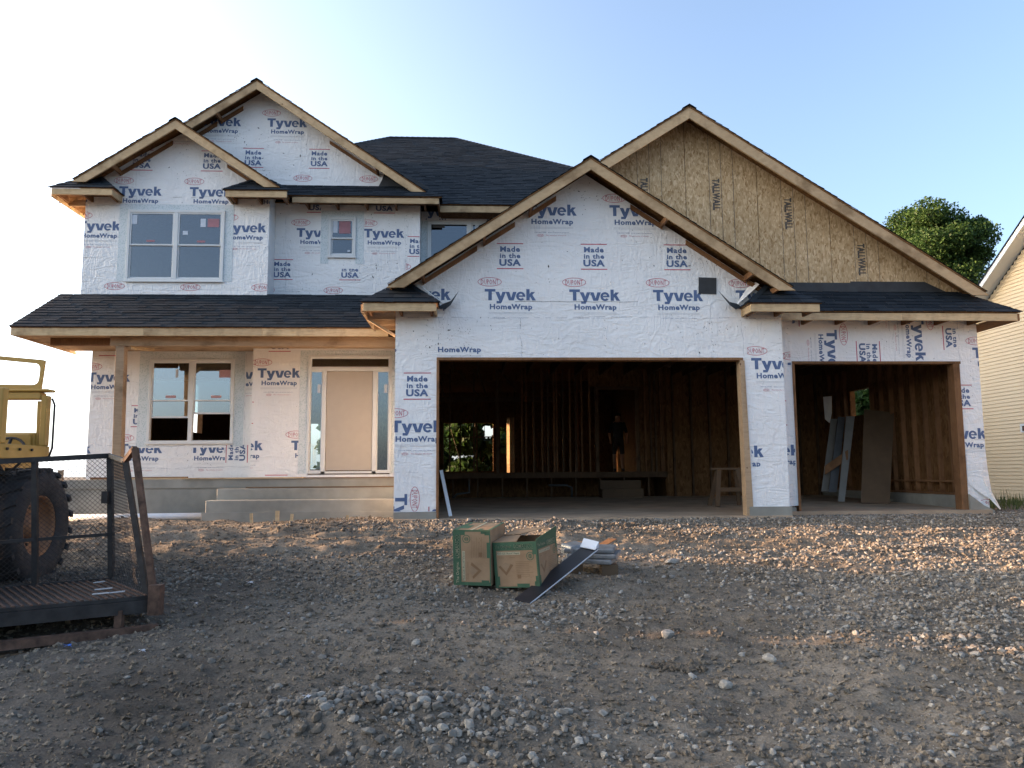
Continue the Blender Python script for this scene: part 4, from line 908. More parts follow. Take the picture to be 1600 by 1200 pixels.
# --- porch
PY = 14.15; zpf = at(300, 512, PY)[2]+.015
pl = MB()
roof([(-8.18, PY, zpf), (GL-.3, PY, zpf), (GL-.3, UY-.004, 4.31), (-8.12, UY-.004, 4.31)][:], seed=31)
roof([(-4.08, UY, 4.315), (GL-.002, UY, 4.315), (GL-.002, MY-.004, 4.40), (-4.08, MY-.004, 4.40)], seed=32)
roof([(-8.19, 15.72, 4.30), (-7.76, 15.72, 4.30), (-7.76, 16.6, 4.36), (-8.19, 16.6, 4.30)], seed=33)
b = MB(); b.prism([(0, 0), (.01, 0), (.01, .01)], 0, .01)
fascia(-8.17, GL-.28, PY+.02, zpf-.16, zpf-.012)
b = MB(); b.hexa([(-8.15, PY+.06, zpf-.16), (-8.11, PY+.06, zpf-.16), (-8.11, 16.4, zpf-.16), (-8.15, 16.4, zpf-.16), (-8.15, PY+.06, zpf-.05), (-8.11, PY+.06, zpf-.05), (-8.11, 15.7, 4.26), (-8.15, 15.7, 4.26)]); b.build('porch_gable_end', 'porch_wood', HS)
box('porch_soffit', -8.10, GL-.3, PY+.06, 16.18, zpf-.125, zpf-.11, 'porch_wood', HS)
box('porch_beam', -6.55, GL-.01, 14.42, 14.56, zpf-.30, zpf-.13, 'porch_wood', HS)
box('porch_beam', -7.7, -6.56, 14.60, 14.72, zpf-.26, zpf-.13, 'pine_dark', HS)
ptop = at(184, 524, 14.45); pbt = at(176, 715, 14.45)
b = MB(); b.hexa([(-6.40, 14.40, .66), (-6.245, 14.40, .66), (-6.245, 14.555, .66), (-6.40, 14.555, .66), (-6.44, 14.40, zpf-.31), (-6.285, 14.40, zpf-.31), (-6.285, 14.555, zpf-.31), (-6.44, 14.555, zpf-.31)])
bevel(b.build('porch_post', 'porch_wood', HS), .006, 2)
bb = MB(); bb.bar((-6.2, 14.48, zpf-.33), (-5.95, 14.9, zpf-.30), .02, .06); bb.build('board_scrap', 'pine', HS)
box('porch_slab', -7.65, GL-.002, 14.2, 16.15, .50, .655, 'concrete', HS); box('porch_foundation', -7.62, GL-.004, 14.22, 14.42, -.5, .499, 'concrete', HS)
box('porch_foundation', -7.62, -7.42, 14.43, 16.1, -.5, .499, 'concrete', HS)
sx = at(320, 790, 13.6)[0]
for k, (y0, y1, zt_) in enumerate(((13.88, 14.197, .49), (13.56, 13.877, .30), )):
    bevel(box('porch_step', sx+.1-.08*k, GL-.004, y0, y1, -.3, zt_, 'concrete', HS), .012, 2)
bevel(box('porch_step', sx-.04, GL-.004, 13.555, 13.5599, -.3, .10, 'concrete', HS), .002, 1)
box('step_board', -3.9, GL-.02, 13.90, 14.12, .495, .515, 'plywood', HS)
box('porch_edge_board', -5.05, -3.0, 14.17, 14.5, .658, .68, 'pine', HS); box('porch_edge_board', -2.98, GL-.01, 14.18, 14.42, .658, .674, 'plywood', HS)
box('porch_edge_board', -6.1, -5.1, 14.20, 14.45, .658, .685, 'pine', HS); box('porch_edge_board', -7.0, -5.3, 14.9, 15.1, .658, .70, 'pine_dark', HS)
# lower left wall
LY = 16.2; LW = (-6.54, -4.83, 1.37, 3.085)
lw = wall('wall', rect2(-7.70, -4.38, .655, 3.45), [(LW[0]+.03, LW[1]-.03, LW[2]+.03, LW[3]-.03)], LY, .15, 'wrap', HS)
b = MB(); AL = lambda x, y: A(x, y, LY); c_ = AL(220, 702); xc_ = AL(352, 700)[0]
sheet(b, [(-7.70, .8), (xc_, .8), (xc_, 3.2), (-7.70, 3.2)], (c_[0], c_[1]+.67), LY, holes=[(LW[0]-.2, LW[1]+.2, LW[2]-.09, 3.4)])
c_ = AL(388, 586); sheet(b, [(AL(384, 600)[0], 1.3), (-4.38, 1.3), (-4.38, 3.2), (AL(384, 600)[0], 3.2)], (c_[0], c_[1]+.67), LY)
c_ = AL(370, 706); sheet(b, [(xc_, .80), (AL(392, 700)[0], .80), (AL(392, 700)[0], 1.33), (xc_, 1.33)], c_, LY, rot=math.pi/2)
seam(b, -7.68, 1.33, -4.5, 1.31, LY, gap=.15, w_=.006); seam(b, -7.68, .86, -4.5, .88, LY, gap=.3); seam(b, -7.2, .8, -7.22, 3.2, LY); seam(b, AL(384, 600)[0], 1.3, AL(384, 600)[0], 3.2, LY); scuffs(b, rect2(-7.7, -4.4, .75, 1.35), [], LY, 60, 3); b.build('printed_lettering', PRN, lw)
tape(LW[0], LW[1], LW[2], LW[3], LY, .20, lw, .15, .07)
zr1, zr2 = AL(300, 653)[1], AL(300, 647)[1]
stl = lambda x0, x1, y0, y1, m_: (AL(x0, y0)[0], AL(x1, y0)[0], AL(x0, y1)[1], AL(x0, y0)[1], m_)
rail = (AL(300, 627)[1]-LW[2]-.055)/(LW[3]-LW[2]-.11)
window(*LW, LY, 2, (rail,), raised=(zr1, zr2), gl='low_glass', stk=[stl(275, 279, 577, 590, 'trim_white'), stl(343, 362, 578, 590, 'sticker_pink') if 'sticker_pink' in M else stl(345, 361, 580, 590, 'print_red'), stl(259, 275, 618, 622, 'sticker_pink'), stl(330, 346, 618, 622, 'sticker_pink')])
side_wall(-7.70, -7.57, LY+.152, LY+.16, .6, 3.4)
# door wall
DY = 15.82; DW = (-3.27, -1.60, .74, 3.11)
dw = wall('wall', rect2(-4.37, GL-.004, .655, 3.45), [(DW[0]+.03, DW[1]-.03, DW[2]-.02, DW[3]-.03)], DY, .15, 'wrap', HS)
side_wall(-4.37, -4.36, DY+.152, LY, .66, 3.4)
b = MB(); c_ = A(436, 584, DY); sheet(b, rect2(-4.36, -3.42, .7, 3.3), (c_[0], c_[1]+.67), DY, holes=[(-3.42, -1.2, .6, 3.4)]); staples(b, -3.5, 2.9, -3.5, 1.0, DY, .3); b.build('printed_lettering', PRN, dw)
tape(DW[0], DW[1], DW[2], DW[3], DY, .16, dw, .10)
b = MB(); f = .05
for r in ((DW[0], DW[0]+f, DW[2], DW[3]), (DW[1]-f, DW[1], DW[2], DW[3]), (DW[0]+f, DW[1]-f, DW[3]-f, DW[3]), (DW[0]+f, DW[1]-f, 2.79, 2.86), (-2.98, -2.90, DW[2], 2.79), (-1.975, -1.895, DW[2], 2.79), (DW[0]+f, DW[1]-f, DW[2], DW[2]+.045)):
    b.box(r[0], r[1], DY-.03, DY+.08, r[2], r[3])
df = bevel(b.build('door_frame', 'white_vinyl', HS), .003, 1)
dr = bevel(box('front_door', -2.895, -1.98, DY-.005, DY+.04, .80, 2.785, 'door_cream', HS), .004, 1)
b = MB(); k_ = at(517, 666, DY); b.tube([(k_[0], DY-.045, k_[2]), (k_[0], DY-.03, k_[2]), (k_[0], DY-.006, k_[2])], [.02, .03, .033], 12); b.build('lock_hole_plate', 'brass', dr, smooth=True)
for (x0_, x1_, z0_, z1_) in ((DW[0]+f, -2.98, .785, 2.79), (-1.895, DW[1]-f, .785, 2.79), (DW[0]+f, DW[1]-f, 2.86, DW[3]-f)):
    s = MB(); s.box(x0_, x0_+.02, DY, DY+.03, z0_, z1_); s.box(x1_-.02, x1_, DY, DY+.03, z0_, z1_); s.box(x0_+.02, x1_-.02, DY, DY+.03, z0_, z0_+.02); s.box(x0_+.02, x1_-.02, DY, DY+.03, z1_-.02, z1_)
    sl_ = s.build('sidelight' if z1_ < 2.8 else 'transom', 'white_vinyl', HS); box('pane', x0_+.02, x1_-.02, DY+.012, DY+.016, z0_+.02, z1_-.02, 'clear_glass', sl_)
    if z1_ < 2.8: box('sticker', x1_-.10, x1_-.04, DY+.006, DY+.010, 2.35, 2.52, 'trim_white', sl_)
# ------------------------------------------------------------------ neighbour house
NB = empty('neighbour_house', (15, 21, -.5)); tag(NB, 'finished house with cream horizontal siding and white roof edge at the right', 'house')
NX = 15.0
e0 = at(1523, 455, X=NX-.42); e1 = at(1600, 340, X=NX-.42); snb = (e1[2]-e0[2])/(e0[1]-e1[1])
yE = e0[1]+3.2; zE = e0[2]-3.2*snb; yP = yE-8.4; 
def zn(y): return zE+snb*(yE-y) if y > yP else zE+snb*(yE-yP)-snb*(yP-y)
yA, yB = yP-8.0, yE-.45
b = MB(); b.box(NX+.03, NX+9, yA, yB, -1.2, zn(yB)-.2); b.build('wall', 'siding', NB).parent = None
o = bpy.data.objects[-1] if False else None
for o in [q for q in bpy.data.objects if q.name.startswith('wall') and q.parent is None]: keep(o, NB)
b = MB(); b.poly([(NX+.02, yB, zn(yB)-.2), (NX+.02, yA, zn(yA)-.2), (NX+.02, yP, zn(yP)-.2)]); keep(b.build('gable_wall', 'siding'), NB)
z = -.75
while z < zn(yP)-.2:
    hh = (z-(zE-.18))/snb
    y1_ = min(yB, yE-hh-.12); y0_ = max(yA, 2*yP-(yE-hh)+.12)
    if y1_-y0_ > .1:
        b = MB(); b.hexa([(NX-.016, y1_, z), (NX-.016, y0_, z), (NX+.018, y0_, z), (NX+.018, y1_, z), (NX+.004, y1_, z+.1016), (NX+.004, y0_, z+.1016), (NX+.018, y0_, z+.1016), (NX+.018, y1_, z+.1016)])
        keep(b.build('siding_board', 'siding'), NB)
    z += .1016
for (ya, yb_) in ((yE, yP), (yA-.4, yP)):
    b = MB(); xa = NX-.42
    b.hexa([(xa, ya, zn(ya)-.16), (xa, yb_, zn(yb_)-.16), (xa+.02, yb_, zn(yb_)-.16), (xa+.02, ya, zn(ya)-.16), (xa, ya, zn(ya)), (xa, yb_, zn(yb_)), (xa+.02, yb_, zn(yb_)), (xa+.02, ya, zn(ya))]); keep(b.build('rake_trim', 'white_vinyl'), NB)
    b = MB(); b.poly([(xa+.02, ya, zn(ya)-.15), (xa+.02, yb_, zn(yb_)-.15), (NX+.02, yb_, zn(yb_)-.15), (NX+.02, ya, zn(ya)-.15)]); keep(b.build('soffit', 'white_vinyl'), NB)
    b = MB(); b.hexa([(xa-.03, ya, zn(ya)+.002), (xa-.03, yb_, zn(yb_)+.002), (NX+9.3, yb_, zn(yb_)+.002), (NX+9.3, ya, zn(ya)+.002), (xa-.03, ya, zn(ya)+.03), (xa-.03, yb_, zn(yb_)+.03), (NX+9.3, yb_, zn(yb_)+.03), (NX+9.3, ya, zn(ya)+.03)]); keep(b.build('roof', 'shingle'), NB)
v_ = at(1600, 669, X=NX-.05)
b = MB(); b.box(NX-.10, NX-.018, v_[1]-.2, v_[1]+.08, v_[2]-.11, v_[2]+.12); vt = keep(b.build('wall_vent', 'white_vinyl'), NB)
b = MB(); b.box(NX-.104, NX-.101, v_[1]-.17, v_[1]+.0, v_[2]-.08, v_[2]+.06); keep(b.build('vent_grille', 'rust_steel'), NB)

# ------------------------------------------------------------------ trees
def tree(name, base, H_, crown, nleaf, leaf, mat, label, seed, lobes=26, trunk_r=.2, cat='tree', group=None, dens=.75):
    """crown = (cx,cy,cz,rx,ry,rz) relative to base"""
    rg = np.random.default_rng(seed); root = empty(name, base); tag(root, label, cat, group)
    cx, cy, cz, rx, ry, rz = crown
    u = rg.normal(size=(lobes, 3)); u /= np.linalg.norm(u, axis=1)[:, None]; rad = rg.uniform(.15, .88, (lobes, 1))
    L = u*rad*np.array([rx, ry, rz])+np.array([cx, cy, cz]); lr = rg.uniform(.16, .40, lobes)*min(rx, ry, rz)
    b = MB(); pts = [(0, 0, -.3), (.05, 0, H_*.25), (cx*.5, cy*.5, H_*.5), (cx, cy, cz)]; b.tube(pts, [trunk_r*1.25, trunk_r, trunk_r*.75, trunk_r*.3], 9)
    tr = b.build('trunk', 'bark', root, smooth=True)
    b = MB()
    for k in range(lobes):
        s = Vector((cx*.6, cy*.6, cz-rz*.75+rg.uniform(0, rz*.7))); e = Vector(L[k]); m_ = s.lerp(e, .5)+Vector((0, 0, rg.uniform(-.1, .3))); b.tube([s, m_, e], [trunk_r*.3, trunk_r*.18, trunk_r*.05], 5)
    b.build('limbs', 'bark', root)
    idx = rg.integers(0, lobes, nleaf); d = rg.normal(size=(nleaf, 3)); d /= np.linalg.norm(d, axis=1)[:, None]
    C = L[idx]+d*(lr[idx]*(rg.uniform(.1, 1.0, nleaf)**.45+np.abs(rg.normal(0, .12, nleaf))))[:, None]*np.array([1.1, 1.1, .85])
    Rm = rotmats(nleaf, rg); s = leaf*rg.uniform(.6, 1.3, nleaf)
    q = np.array([(-.5, 0, 0), (0, -.38, .06), (.55, 0, 0), (0, .38, .06)]); V = np.einsum('nij,kj->nki', Rm, q)*s[:, None, None]+C[:, None, :]
    me = bpy.data.meshes.new('leaves'); me.vertices.add(nleaf*4); me.vertices.foreach_set('co', V.astype(np.float32).ravel())
    F = np.arange(nleaf*4); me.loops.add(len(F)); me.loops.foreach_set('vertex_index', F.astype(np.int32)); me.polygons.add(nleaf); me.polygons.foreach_set('loop_start', (np.arange(nleaf)*4).astype(np.int32)); me.update()
    o = link('crown', me, mat, root); return root
tc = at(1460, 385, 45); tree('leafy_tree', (tc[0], 45, -.7), 14, (0, 0, tc[2]+.45, 3.35, 3.1, 3.5), 120000, .15, 'leaf', 'large rounded green maple tree rising behind the right gable roof', 5, 80, .35)
tc = at(1545, 430, 52); tree('leafy_tree', (tc[0], 52, -.7), 12, (0, 0, tc[2]-1.2, 2.4, 2.2, 2.6), 16000, .2, 'leaf_dark', 'darker tree showing beside the white roof edge of the cream house', 8, 22, .3)
# woods behind the house, seen through the open framing
for i, (x, y, h, r) in enumerate(((-1.2, 32, 5.0, 2.8), (2.2, 33, 5.2, 2.6), (5.6, 34, 5, 2.6), (-6.0, 34, 7.5, 3.0), (13.3, 25.5, 7.2, 2.4), (.2, 30, 7.0, 3.0), (-3.6, 31, 7.5, 3.0), (4.2, 31, 7.5, 3.0))):
    tree('bush', (x, y, -.8), 3, (0, 0, 2.2, r, 1.6, h*.6), 15000, .30, 'leaf', ['broad green bush seen through the garage back window', 'tall green bush behind the dark framing left of the narrow rear window', 'green bush behind the inner doorway of the garage', 'green bush seen through the glass left of the front door', 'green bush seen through the side opening of the third garage bay', 'tall dark thicket behind the rear window of the garage wing', 'tall thicket behind the glass beside the front door', 'tall thicket behind the rear of the inner doorway'][i], 30+i, 16, .1, 'bush')
# far hedge line left
for i, (x, y) in enumerate(((-33, 62), (-36.5, 66), (-30, 70))):
    tree('hedge', (x, y, -1.6), 1.5, (0, 0, 1.5, 4.2, 1.6, .95), 5000, .3, 'leaf_dark', ['far dark hedge behind the mesh gate, nearest the post', 'far dark hedge behind the mesh gate, farther left', 'far low hedge just left of the wrapped porch corner'][i], 50+i, 12, .08, 'hedge')
# unseen trees placed past the left edge, crowns shaped to leave sun patches
occ = [(-20.5, 12.0, 3.4, .85, 3.0), (-20.7, 10.7, 5.8, 1.0, 1.35), (-20.5, 10.7, 1.6, .9, 1.05), (-20.5, 7.3, 3.4, 1.9, 3.0), (-21, 4.0, 3.4, 2.2, 3.1), (-22, .4, 3.8, 2.4, 3.5), (-21, -3.8, 3.6, 2.4, 3.4)]
for i, (x, y, cz, r, rz) in enumerate(occ):
    tree('unseen_shade_tree', (x, y, -1.2), 5, (0, 0, cz, 2.0, r, rz), 9000, .42, 'leaf_dark', 'unseen tree placed to shade the yard, %s' % ('nearest the house', 'high crowned, second from the house', 'low and bushy, second from the house', 'third from the house', 'fourth from the house', 'fifth from the house', 'farthest from the house')[i], 70+i, 30, .16, group='unseen trees placed to shade the yard')
# grass at right
n = 1500; gxx = RNG.uniform(9.3, 13.0, n); gyy = RNG.uniform(13.9, 18.0, n); b = MB()
for x, y in zip(gxx, gyy):
    h = random.uniform(.06, .26)*(1.8 if random.random() < .06 else 1); a = random.uniform(0, 6.28); wv = .010; l = random.uniform(.02, .12); z0 = float(ground_h(x, y)); z0 = max(z0, -.14)+.0
    dx, dy = math.cos(a), math.sin(a); b.poly([(x-dy*wv, y+dx*wv, z0-.05), (x+dy*wv, y-dx*wv, z0-.05), (x+dx*l, y+dy*l, z0+h)])
tag(b.build('grass', 'grass'), 'rough green grass and weeds at the foot of the cream house', 'grass', kind='stuff')

# ------------------------------------------------------------------ cartons
def carton(name, base, w_, d_, h_, yaw, roll, label, face, group=None, pitch=0, open_=False):
    root = empty(name, base); root.rotation_euler = (pitch, roll, yaw); tag(root, label, 'box', group)
    b = MB(); x0, x1, y0, y1 = 0, w_, 0, d_; t_ = .006
    if not open_: b.box(x0, x1, y0, y1, 0, h_)
    else:
        b.box(x0, x1, y0, y0+t_, 0, h_); b.box(x0, x1, y1-t_, y1, 0, h_); b.box(x0, x0+t_, y0+t_, y1-t_, 0, h_); b.box(x1-t_, x1, y0+t_, y1-t_, 0, h_); b.box(x0+t_, x1-t_, y0+t_, y1-t_, 0, t_)
    bd_ = bevel(b.build('carton_body', 'cardboard', root), .004, 2)
    for k in range(2): pass
    return root
LM = {k: text_tris(k, .02, 2) for k in ('The Original', 'LOMANCO', '750-GS Roof Vent', 'Roof Vents')}
def art(b, W, Hh, place, full=True):
    """printed carton face W x Hh in local (u,v); place maps (u,v)->3D"""
    def q(F, mi): 
        for f in F: b.poly([place(*p) for p in f], mi)
    R2 = lambda *a: [rect2(*a)]
    q(R2(.0, W, Hh-.085, Hh), 0); q(R2(0, .035, 0, Hh-.085), 0) ; q(R2(W-.014, W, 0, Hh-.085), 0); q(R2(.035, W-.014, 0, .012), 0)
    q(R2(.035, .055, Hh*.05, Hh*.25), 0); q(R2(W-.05, W-.014, .012, .06), 0); q(R2(W-.035, W-.014, Hh*.1, Hh*.25), 0); q(R2(W*.5, W*.78, .012, .04), 0); q(R2(W-.05, W-.014, Hh-.13, Hh-.085), 0)
    q([[(x, z) for x, z in f] for f in fit(LM['The Original'], W*.23, Hh-.058, W*.38, .028)], 2)
    q(fit(LM['LOMANCO'], W*.70, Hh-.062, W*.42, .038), 2); q(R2(W*.50, W*.92, Hh-.073, Hh-.069), 2)
    q(R2(.045, W*.62, Hh-.128, Hh-.098), 2); q([[(x, z) for x, z in f] for f in fit(LM['750-GS Roof Vent'], W*.34, Hh-.122, W*.52, .02)], 0)
    q(ring(W*.84, Hh-.145, .042, .042, .007, 20), 0); q(ring(W*.84, Hh-.145, .022, .022, .006, 12), 0); q(R2(W*.84-.006, W*.84+.006, Hh-.165, Hh-.125), 0)
    for k in range(9): q(R2(W*.50, W*(.80 if k % 3 else .88), Hh-.20-k*.018, Hh-.197-k*.018), 1)
    for k in range(2): q(R2(.06+.12*k, .12+.12*k, Hh-.158, Hh-.154), 1)
    # picture of the vent: a folded chevron
    cx, cz = W*.27, Hh*.42
    q([[(cx-.085, cz+.02), (cx, cz-.07), (cx, cz-.035), (cx-.06, cz+.03)], [(cx, cz-.07), (cx+.085, cz+.035), (cx+.055, cz+.045), (cx, cz-.035)]], 1)
    q([[(cx-.05, cz+.03), (cx, cz-.025), (cx+.05, cz+.04), (cx, cz+.06)]], 3)
    q(R2(W*.52, W*.60, .09, .125), 1)
    for k in range(5): q(R2(W*.70+k*.02, W*.72+k*.02, .10+.01*(k % 3), .104+.01*(k % 3)), 4)
simple('print_tan', (.24, .16, .095), .7)
PM = ['green_print', 'brown_print', 'brown_print_light', 'print_tan', 'brown_print']
# upright carton, its print turned on its side
p = at(709, 914, 8.25); w1, d1, h1 = .40, .60, .56
c1 = carton('cardboard_box', (p[0], 8.25, p[2]+.0), w1, d1, h1, math.radians(-17), math.radians(0), 'closed brown roof vent carton with green print, standing at the left of the pair', 0, 'roof vent cartons', pitch=math.radians(4))
b = MB(); art(b, h1, w1, lambda u_, v_: (w1-v_, -.0015, u_)); b.build('printed_face', PM, c1)
b = MB()
for r in ((0, w1, 0, .03), (0, w1, d1-.03, d1), (0, .05, .03, d1-.03), (w1-.03, w1, .03, d1-.03), (.05, .13, .12, .35), (.26, .3, .03, .12)): b.poly([(x, y, h1+.0015) for x, y in ((r[0], r[2]), (r[1], r[2]), (r[1], r[3]), (r[0], r[3]))], 0)
b.build('printed_top', PM, c1)
b = MB(); b.box(w1*.47, w1*.53, .0, d1, h1+.002, h1+.003); b.build('packing_tape', 'brown_print_light', c1)
# opened carton
p = at(775, 919, 8.15); w2, d2_, h2 = .485, .56, .455
c2 = carton('cardboard_box', (p[0]+.0, 8.17, p[2]), w2, d2_, h2, math.radians(-27), math.radians(-3.5), 'opened brown roof vent carton leaning right beside the black metal strip', 0, 'roof vent cartons', pitch=math.radians(3), open_=True)
b = MB(); art(b, w2, h2, lambda u_, v_: (u_, -.0015, v_)); b.build('printed_face', PM, c2)
b = MB(); art(b, d2_, h2, lambda u_, v_: (w2+.0015, u_, v_)); b.build('printed_face', PM, c2)
b = MB(); b.hexa([(0, .002, h2), (w2*.55, .002, h2), (w2*.40, d2_*.55, h2+.035), (0, d2_*.55, h2+.03), (0, .002, h2+.006), (w2*.55, .002, h2+.006), (w2*.40, d2_*.55, h2+.041), (0, d2_*.55, h2+.036)]); b.build('box_flap', 'cardboard', c2)
b = MB(); b.hexa([(0, d2_*.5, h2+.04), (w2*.42, d2_*.5, h2+.045), (w2*.85, d2_+.03, h2+.075), (0, d2_+.02, h2+.06), (0, d2_*.5, h2+.046), (w2*.42, d2_*.5, h2+.051), (w2*.85, d2_+.03, h2+.081), (0, d2_+.02, h2+.066)]); b.build('box_flap', 'cardboard', c2)
b = MB(); b.hexa([(w2-.004, 0, h2-.01), (w2-.004, d2_, h2-.01), (w2+.002, d2_, h2-.01), (w2+.002, 0, h2-.01), (w2-.002, 0, h2+.02), (w2+.01, d2_, h2+.09), (w2+.016, d2_, h2+.09), (w2+.004, 0, h2+.02)]); b.build('box_flap', 'green_print', c2)
# black metal strip, leaning
a = at(815, 944, 7.72); c = at(922, 856, 8.62)
rt = empty('metal_trim_strip', a); tag(rt, 'long black metal trim strip with a white folded end, lying across the cartons and bundles', 'metal strip')
A_ = Vector(a)-Vector(a)+Vector((0, 0, .025)); C_ = Vector(c)-Vector(a)
b = MB(); b.bar(A_, C_, .19, .006, (-.10, -.30, .95)); b.build('strip_face', 'black_trim', rt)
d_ = (C_-A_).normalized(); up_ = Vector((-.10, -.30, .95)); r_v = d_.cross(up_).normalized(); u_v = r_v.cross(d_)
b = MB(); b.bar(A_+r_v*.097-u_v*.004, C_+r_v*.097-u_v*.004, .005, .012, u_v); b.build('strip_edge', 'trim_white', rt)
b = MB(); e_ = C_+u_v*.012
b.hexa([tuple(e_+x) for x in (-r_v*.095-d_*.05, r_v*.095-d_*.05, r_v*.095+d_*.03, -r_v*.095+d_*.03, -r_v*.095-d_*.05+u_v*.008, r_v*.095-d_*.05+u_v*.008, r_v*.095+d_*.04+u_v*.06, -r_v*.095+d_*.04+u_v*.07)]); b.build('folded_end', 'trim_white', rt)
# second strip behind
a2 = at(905, 872, 8.75); c2_ = at(957, 842, 9.6); o_ = MB(); o_.bar(a2, c2_, .11, .008); tag(o_.build('brown_trim_strip', 'pine_dark'), 'short brown board pointing away behind the white folded metal end', 'board')
# shingle bundles
bb_ = empty('shingle_bundle_stack', (at(925, 888, 8.75)[0], 8.75, at(925, 888, 8.75)[2])); tag(bb_, 'stack of plastic wrapped shingle bundles on the gravel right of the cartons', 'shingle bundles')
z = .045
for k in range(3):
    b = MB(); ox = (-.02, .03, 0)[k]; b.box(-.32+ox, .24+ox, -.02+.02*k, .40, z, z+.052); o = bevel(b.build('shingle_bundle', ['plastic_wrap'], bb_), .016, 3); o.rotation_euler = (math.radians(3), 0, math.radians(-22+3*k)); z += .056
b = MB(); b.box(-.34, -.10, .0, .09, -.08, .042); b.build('pallet_block', 'plywood', bb_); b = MB(); b.box(.10, .28, -.05, .10, -.08, .042); b.build('pallet_block', 'plywood', bb_)
bs_ = at(897, 858, 8.9); o = MB(); o.box(-.10, .12, -.1, .12, -.0, .12); o = bevel(o.build('plastic_bag', 'plastic_wrap'), .03, 3); o.location = (bs_[0], 8.95, bs_[2]-.06); o.rotation_euler = (.1, -.1, .5); tag(o, 'crumpled clear plastic wrapping between the open carton and the metal strip', 'plastic wrap')
bs_ = at(903, 848, 9.2); o = MB(); o.box(-.13, .13, -.1, .1, 0, .07); o = bevel(o.build('small_carton', 'cardboard'), .01, 2); o.location = (bs_[0], 9.2, bs_[2]-.06); o.rotation_euler = (0, 0, .3); tag(o, 'small flattened brown carton behind the opened roof vent carton', 'box')

# ------------------------------------------------------------------ loose things
def rock(px_, py_, Y, r, label, mat='gravel', seed=1, sq=(1.1, .9, .75)):
    rg = np.random.default_rng(seed); import bmesh
    bm = bmesh.new(); bmesh.ops.create_icosphere(bm, subdivisions=2, radius=1); pl_ = [Vector(rg.normal(size=3)).normalized() for _ in range(9)]
    for v in bm.verts:
        for q_ in pl_:
            k_ = v.co.dot(q_)-.72
            if k_ > 0: v.co -= q_*k_
        n_ = 1+rg.uniform(-.05, .05); v.co = Vector((v.co.x*sq[0], v.co.y*sq[1], v.co.z*sq[2]))*n_*r
    me = bpy.data.meshes.new('rock'); bm.to_mesh(me); bm.free(); o = link('rock', me, mat)
    x = at(px_, py_, Y)[0]; o.location = (x, Y, float(ground_h(x, Y))+r*.4); o.rotation_euler = (0, 0, seed); tag(o, label, 'rock')
rock(1203, 1046, 6.0, .055, 'pale round stone alone on the dirt right of centre', seed=2)
rock(1043, 1005, 6.6, .06, 'grey blocky stone left of the sunlit patch', seed=3)
rock(733, 772+40, 12.4, .05, 'pale stone on the concrete lip just inside the garage opening', seed=4)
rock(650, 1010, 6.5, .05, 'white chipped stone on the dark soil above the gravel pile', seed=5)
rock(1133, 1078, 5.5, .05, 'pale stone near the bottom right of centre', seed=6)
rock(1050, 885-6, 9.2, .075, 'grey flat rock right of the shingle bundles', seed=7, sq=(1.8, 1.1, .5))
# dark root clod
x_ = at(1060, 1042, 5.9)[0]; xx = RNG.normal(x_, .09, 260); yy = RNG.normal(5.9, .035, 260); o = stones('root_clod', xx, yy, RNG.uniform(.008, .02, 260), 'bark', -.3); tag(o, 'dark clump of roots and soil lying on the gravel', 'soil clump', kind='stuff')
# pipe along porch
pa_, pb_ = at(95, 809, 13.75), at(318, 806, 13.95); b = MB(); b.tube([pa_, pb_], .055, 14); tag(b.build('drain_pipe', 'pvc', smooth=True), 'long white plastic drain pipe lying along the porch foundation', 'pipe')
# stakes in front of steps
for i, (px_, py_, h_, l_) in enumerate(((393, 812, 42, 'short cut wood stake left of the porch steps centre'), (433, 808, 50, 'taller thin wood stake in the dirt before the steps'), (455, 813, 30, 'stubby wood stake right of the taller stake'), (541, 815, 42, 'wood stake near the gravel at the right of the steps'))):
    Yq = 12.9; p0 = at(px_, py_+3, Yq); b = MB(); b.bar((0, 0, -.05), (.01*(i-1), 0, .11), .045 if i != 1 else .06, .02, (0, 1, 0)); o = b.build('wood_stake', 'pine'); o.location = (p0[0], Yq, p0[2]+.02); tag(o, l_, 'stake', 'wood stakes before the porch steps')
p0 = at(92, 790, 12.0); b = MB(); b.box(-.035, .035, -.02, .02, 0, .72); o = b.build('survey_stake', 'porch_wood'); o.location = (p0[0], 12.0, p0[2]-.2); tag(o, 'upright wooden survey stake seen through the mesh gate', 'stake')
# litter
for i, (px_, py_, Yq, s_, m_, l_) in enumerate(((390, 903, 8.6, .09, 'litter_white', 'white crumpled scrap on the dark gravel'), (450, 958, 7.3, .03, 'litter_white', 'tiny white chip on the dark soil'), (306, 936, 7.6, .04, 'litter_white', 'small white scrap right of the trailer corner'), (221, 1030, 6.3, .06, 'litter_white', 'white pebble like scrap below the trailer'), (106, 996, 6.5, .07, 'litter_blue', 'blue rag under the trailer edge'), (478, 1133, 5.1, .06, 'litter_white', 'pale bluish scrap at the edge of the stone pile'))):
    p0 = at(px_, py_, Yq); b = MB(); 
    for k in range(5): a = k*1.3; b.poly([(0, 0, .02), (s_*.5*math.cos(a), s_*.4*math.sin(a), .01*(k % 3)), (s_*.5*math.cos(a+1.3), s_*.4*math.sin(a+1.3), .022)])
    o = b.build('litter_scrap', m_); o.location = (p0[0], Yq, float(ground_h(p0[0], Yq))+.015); tag(o, l_, 'litter')
# inside the garage
b = MB(); a = at(689, 735, 13.2); c = at(704, 803, 12.95); b.bar((a[0], 13.3, a[2]), (c[0], 12.98, .03), .055, .03, (0, 1, 0)); tag(b.build('white_pipe_length', 'pvc'), 'white length of trim leaning inside the left garage jamb', 'trim')
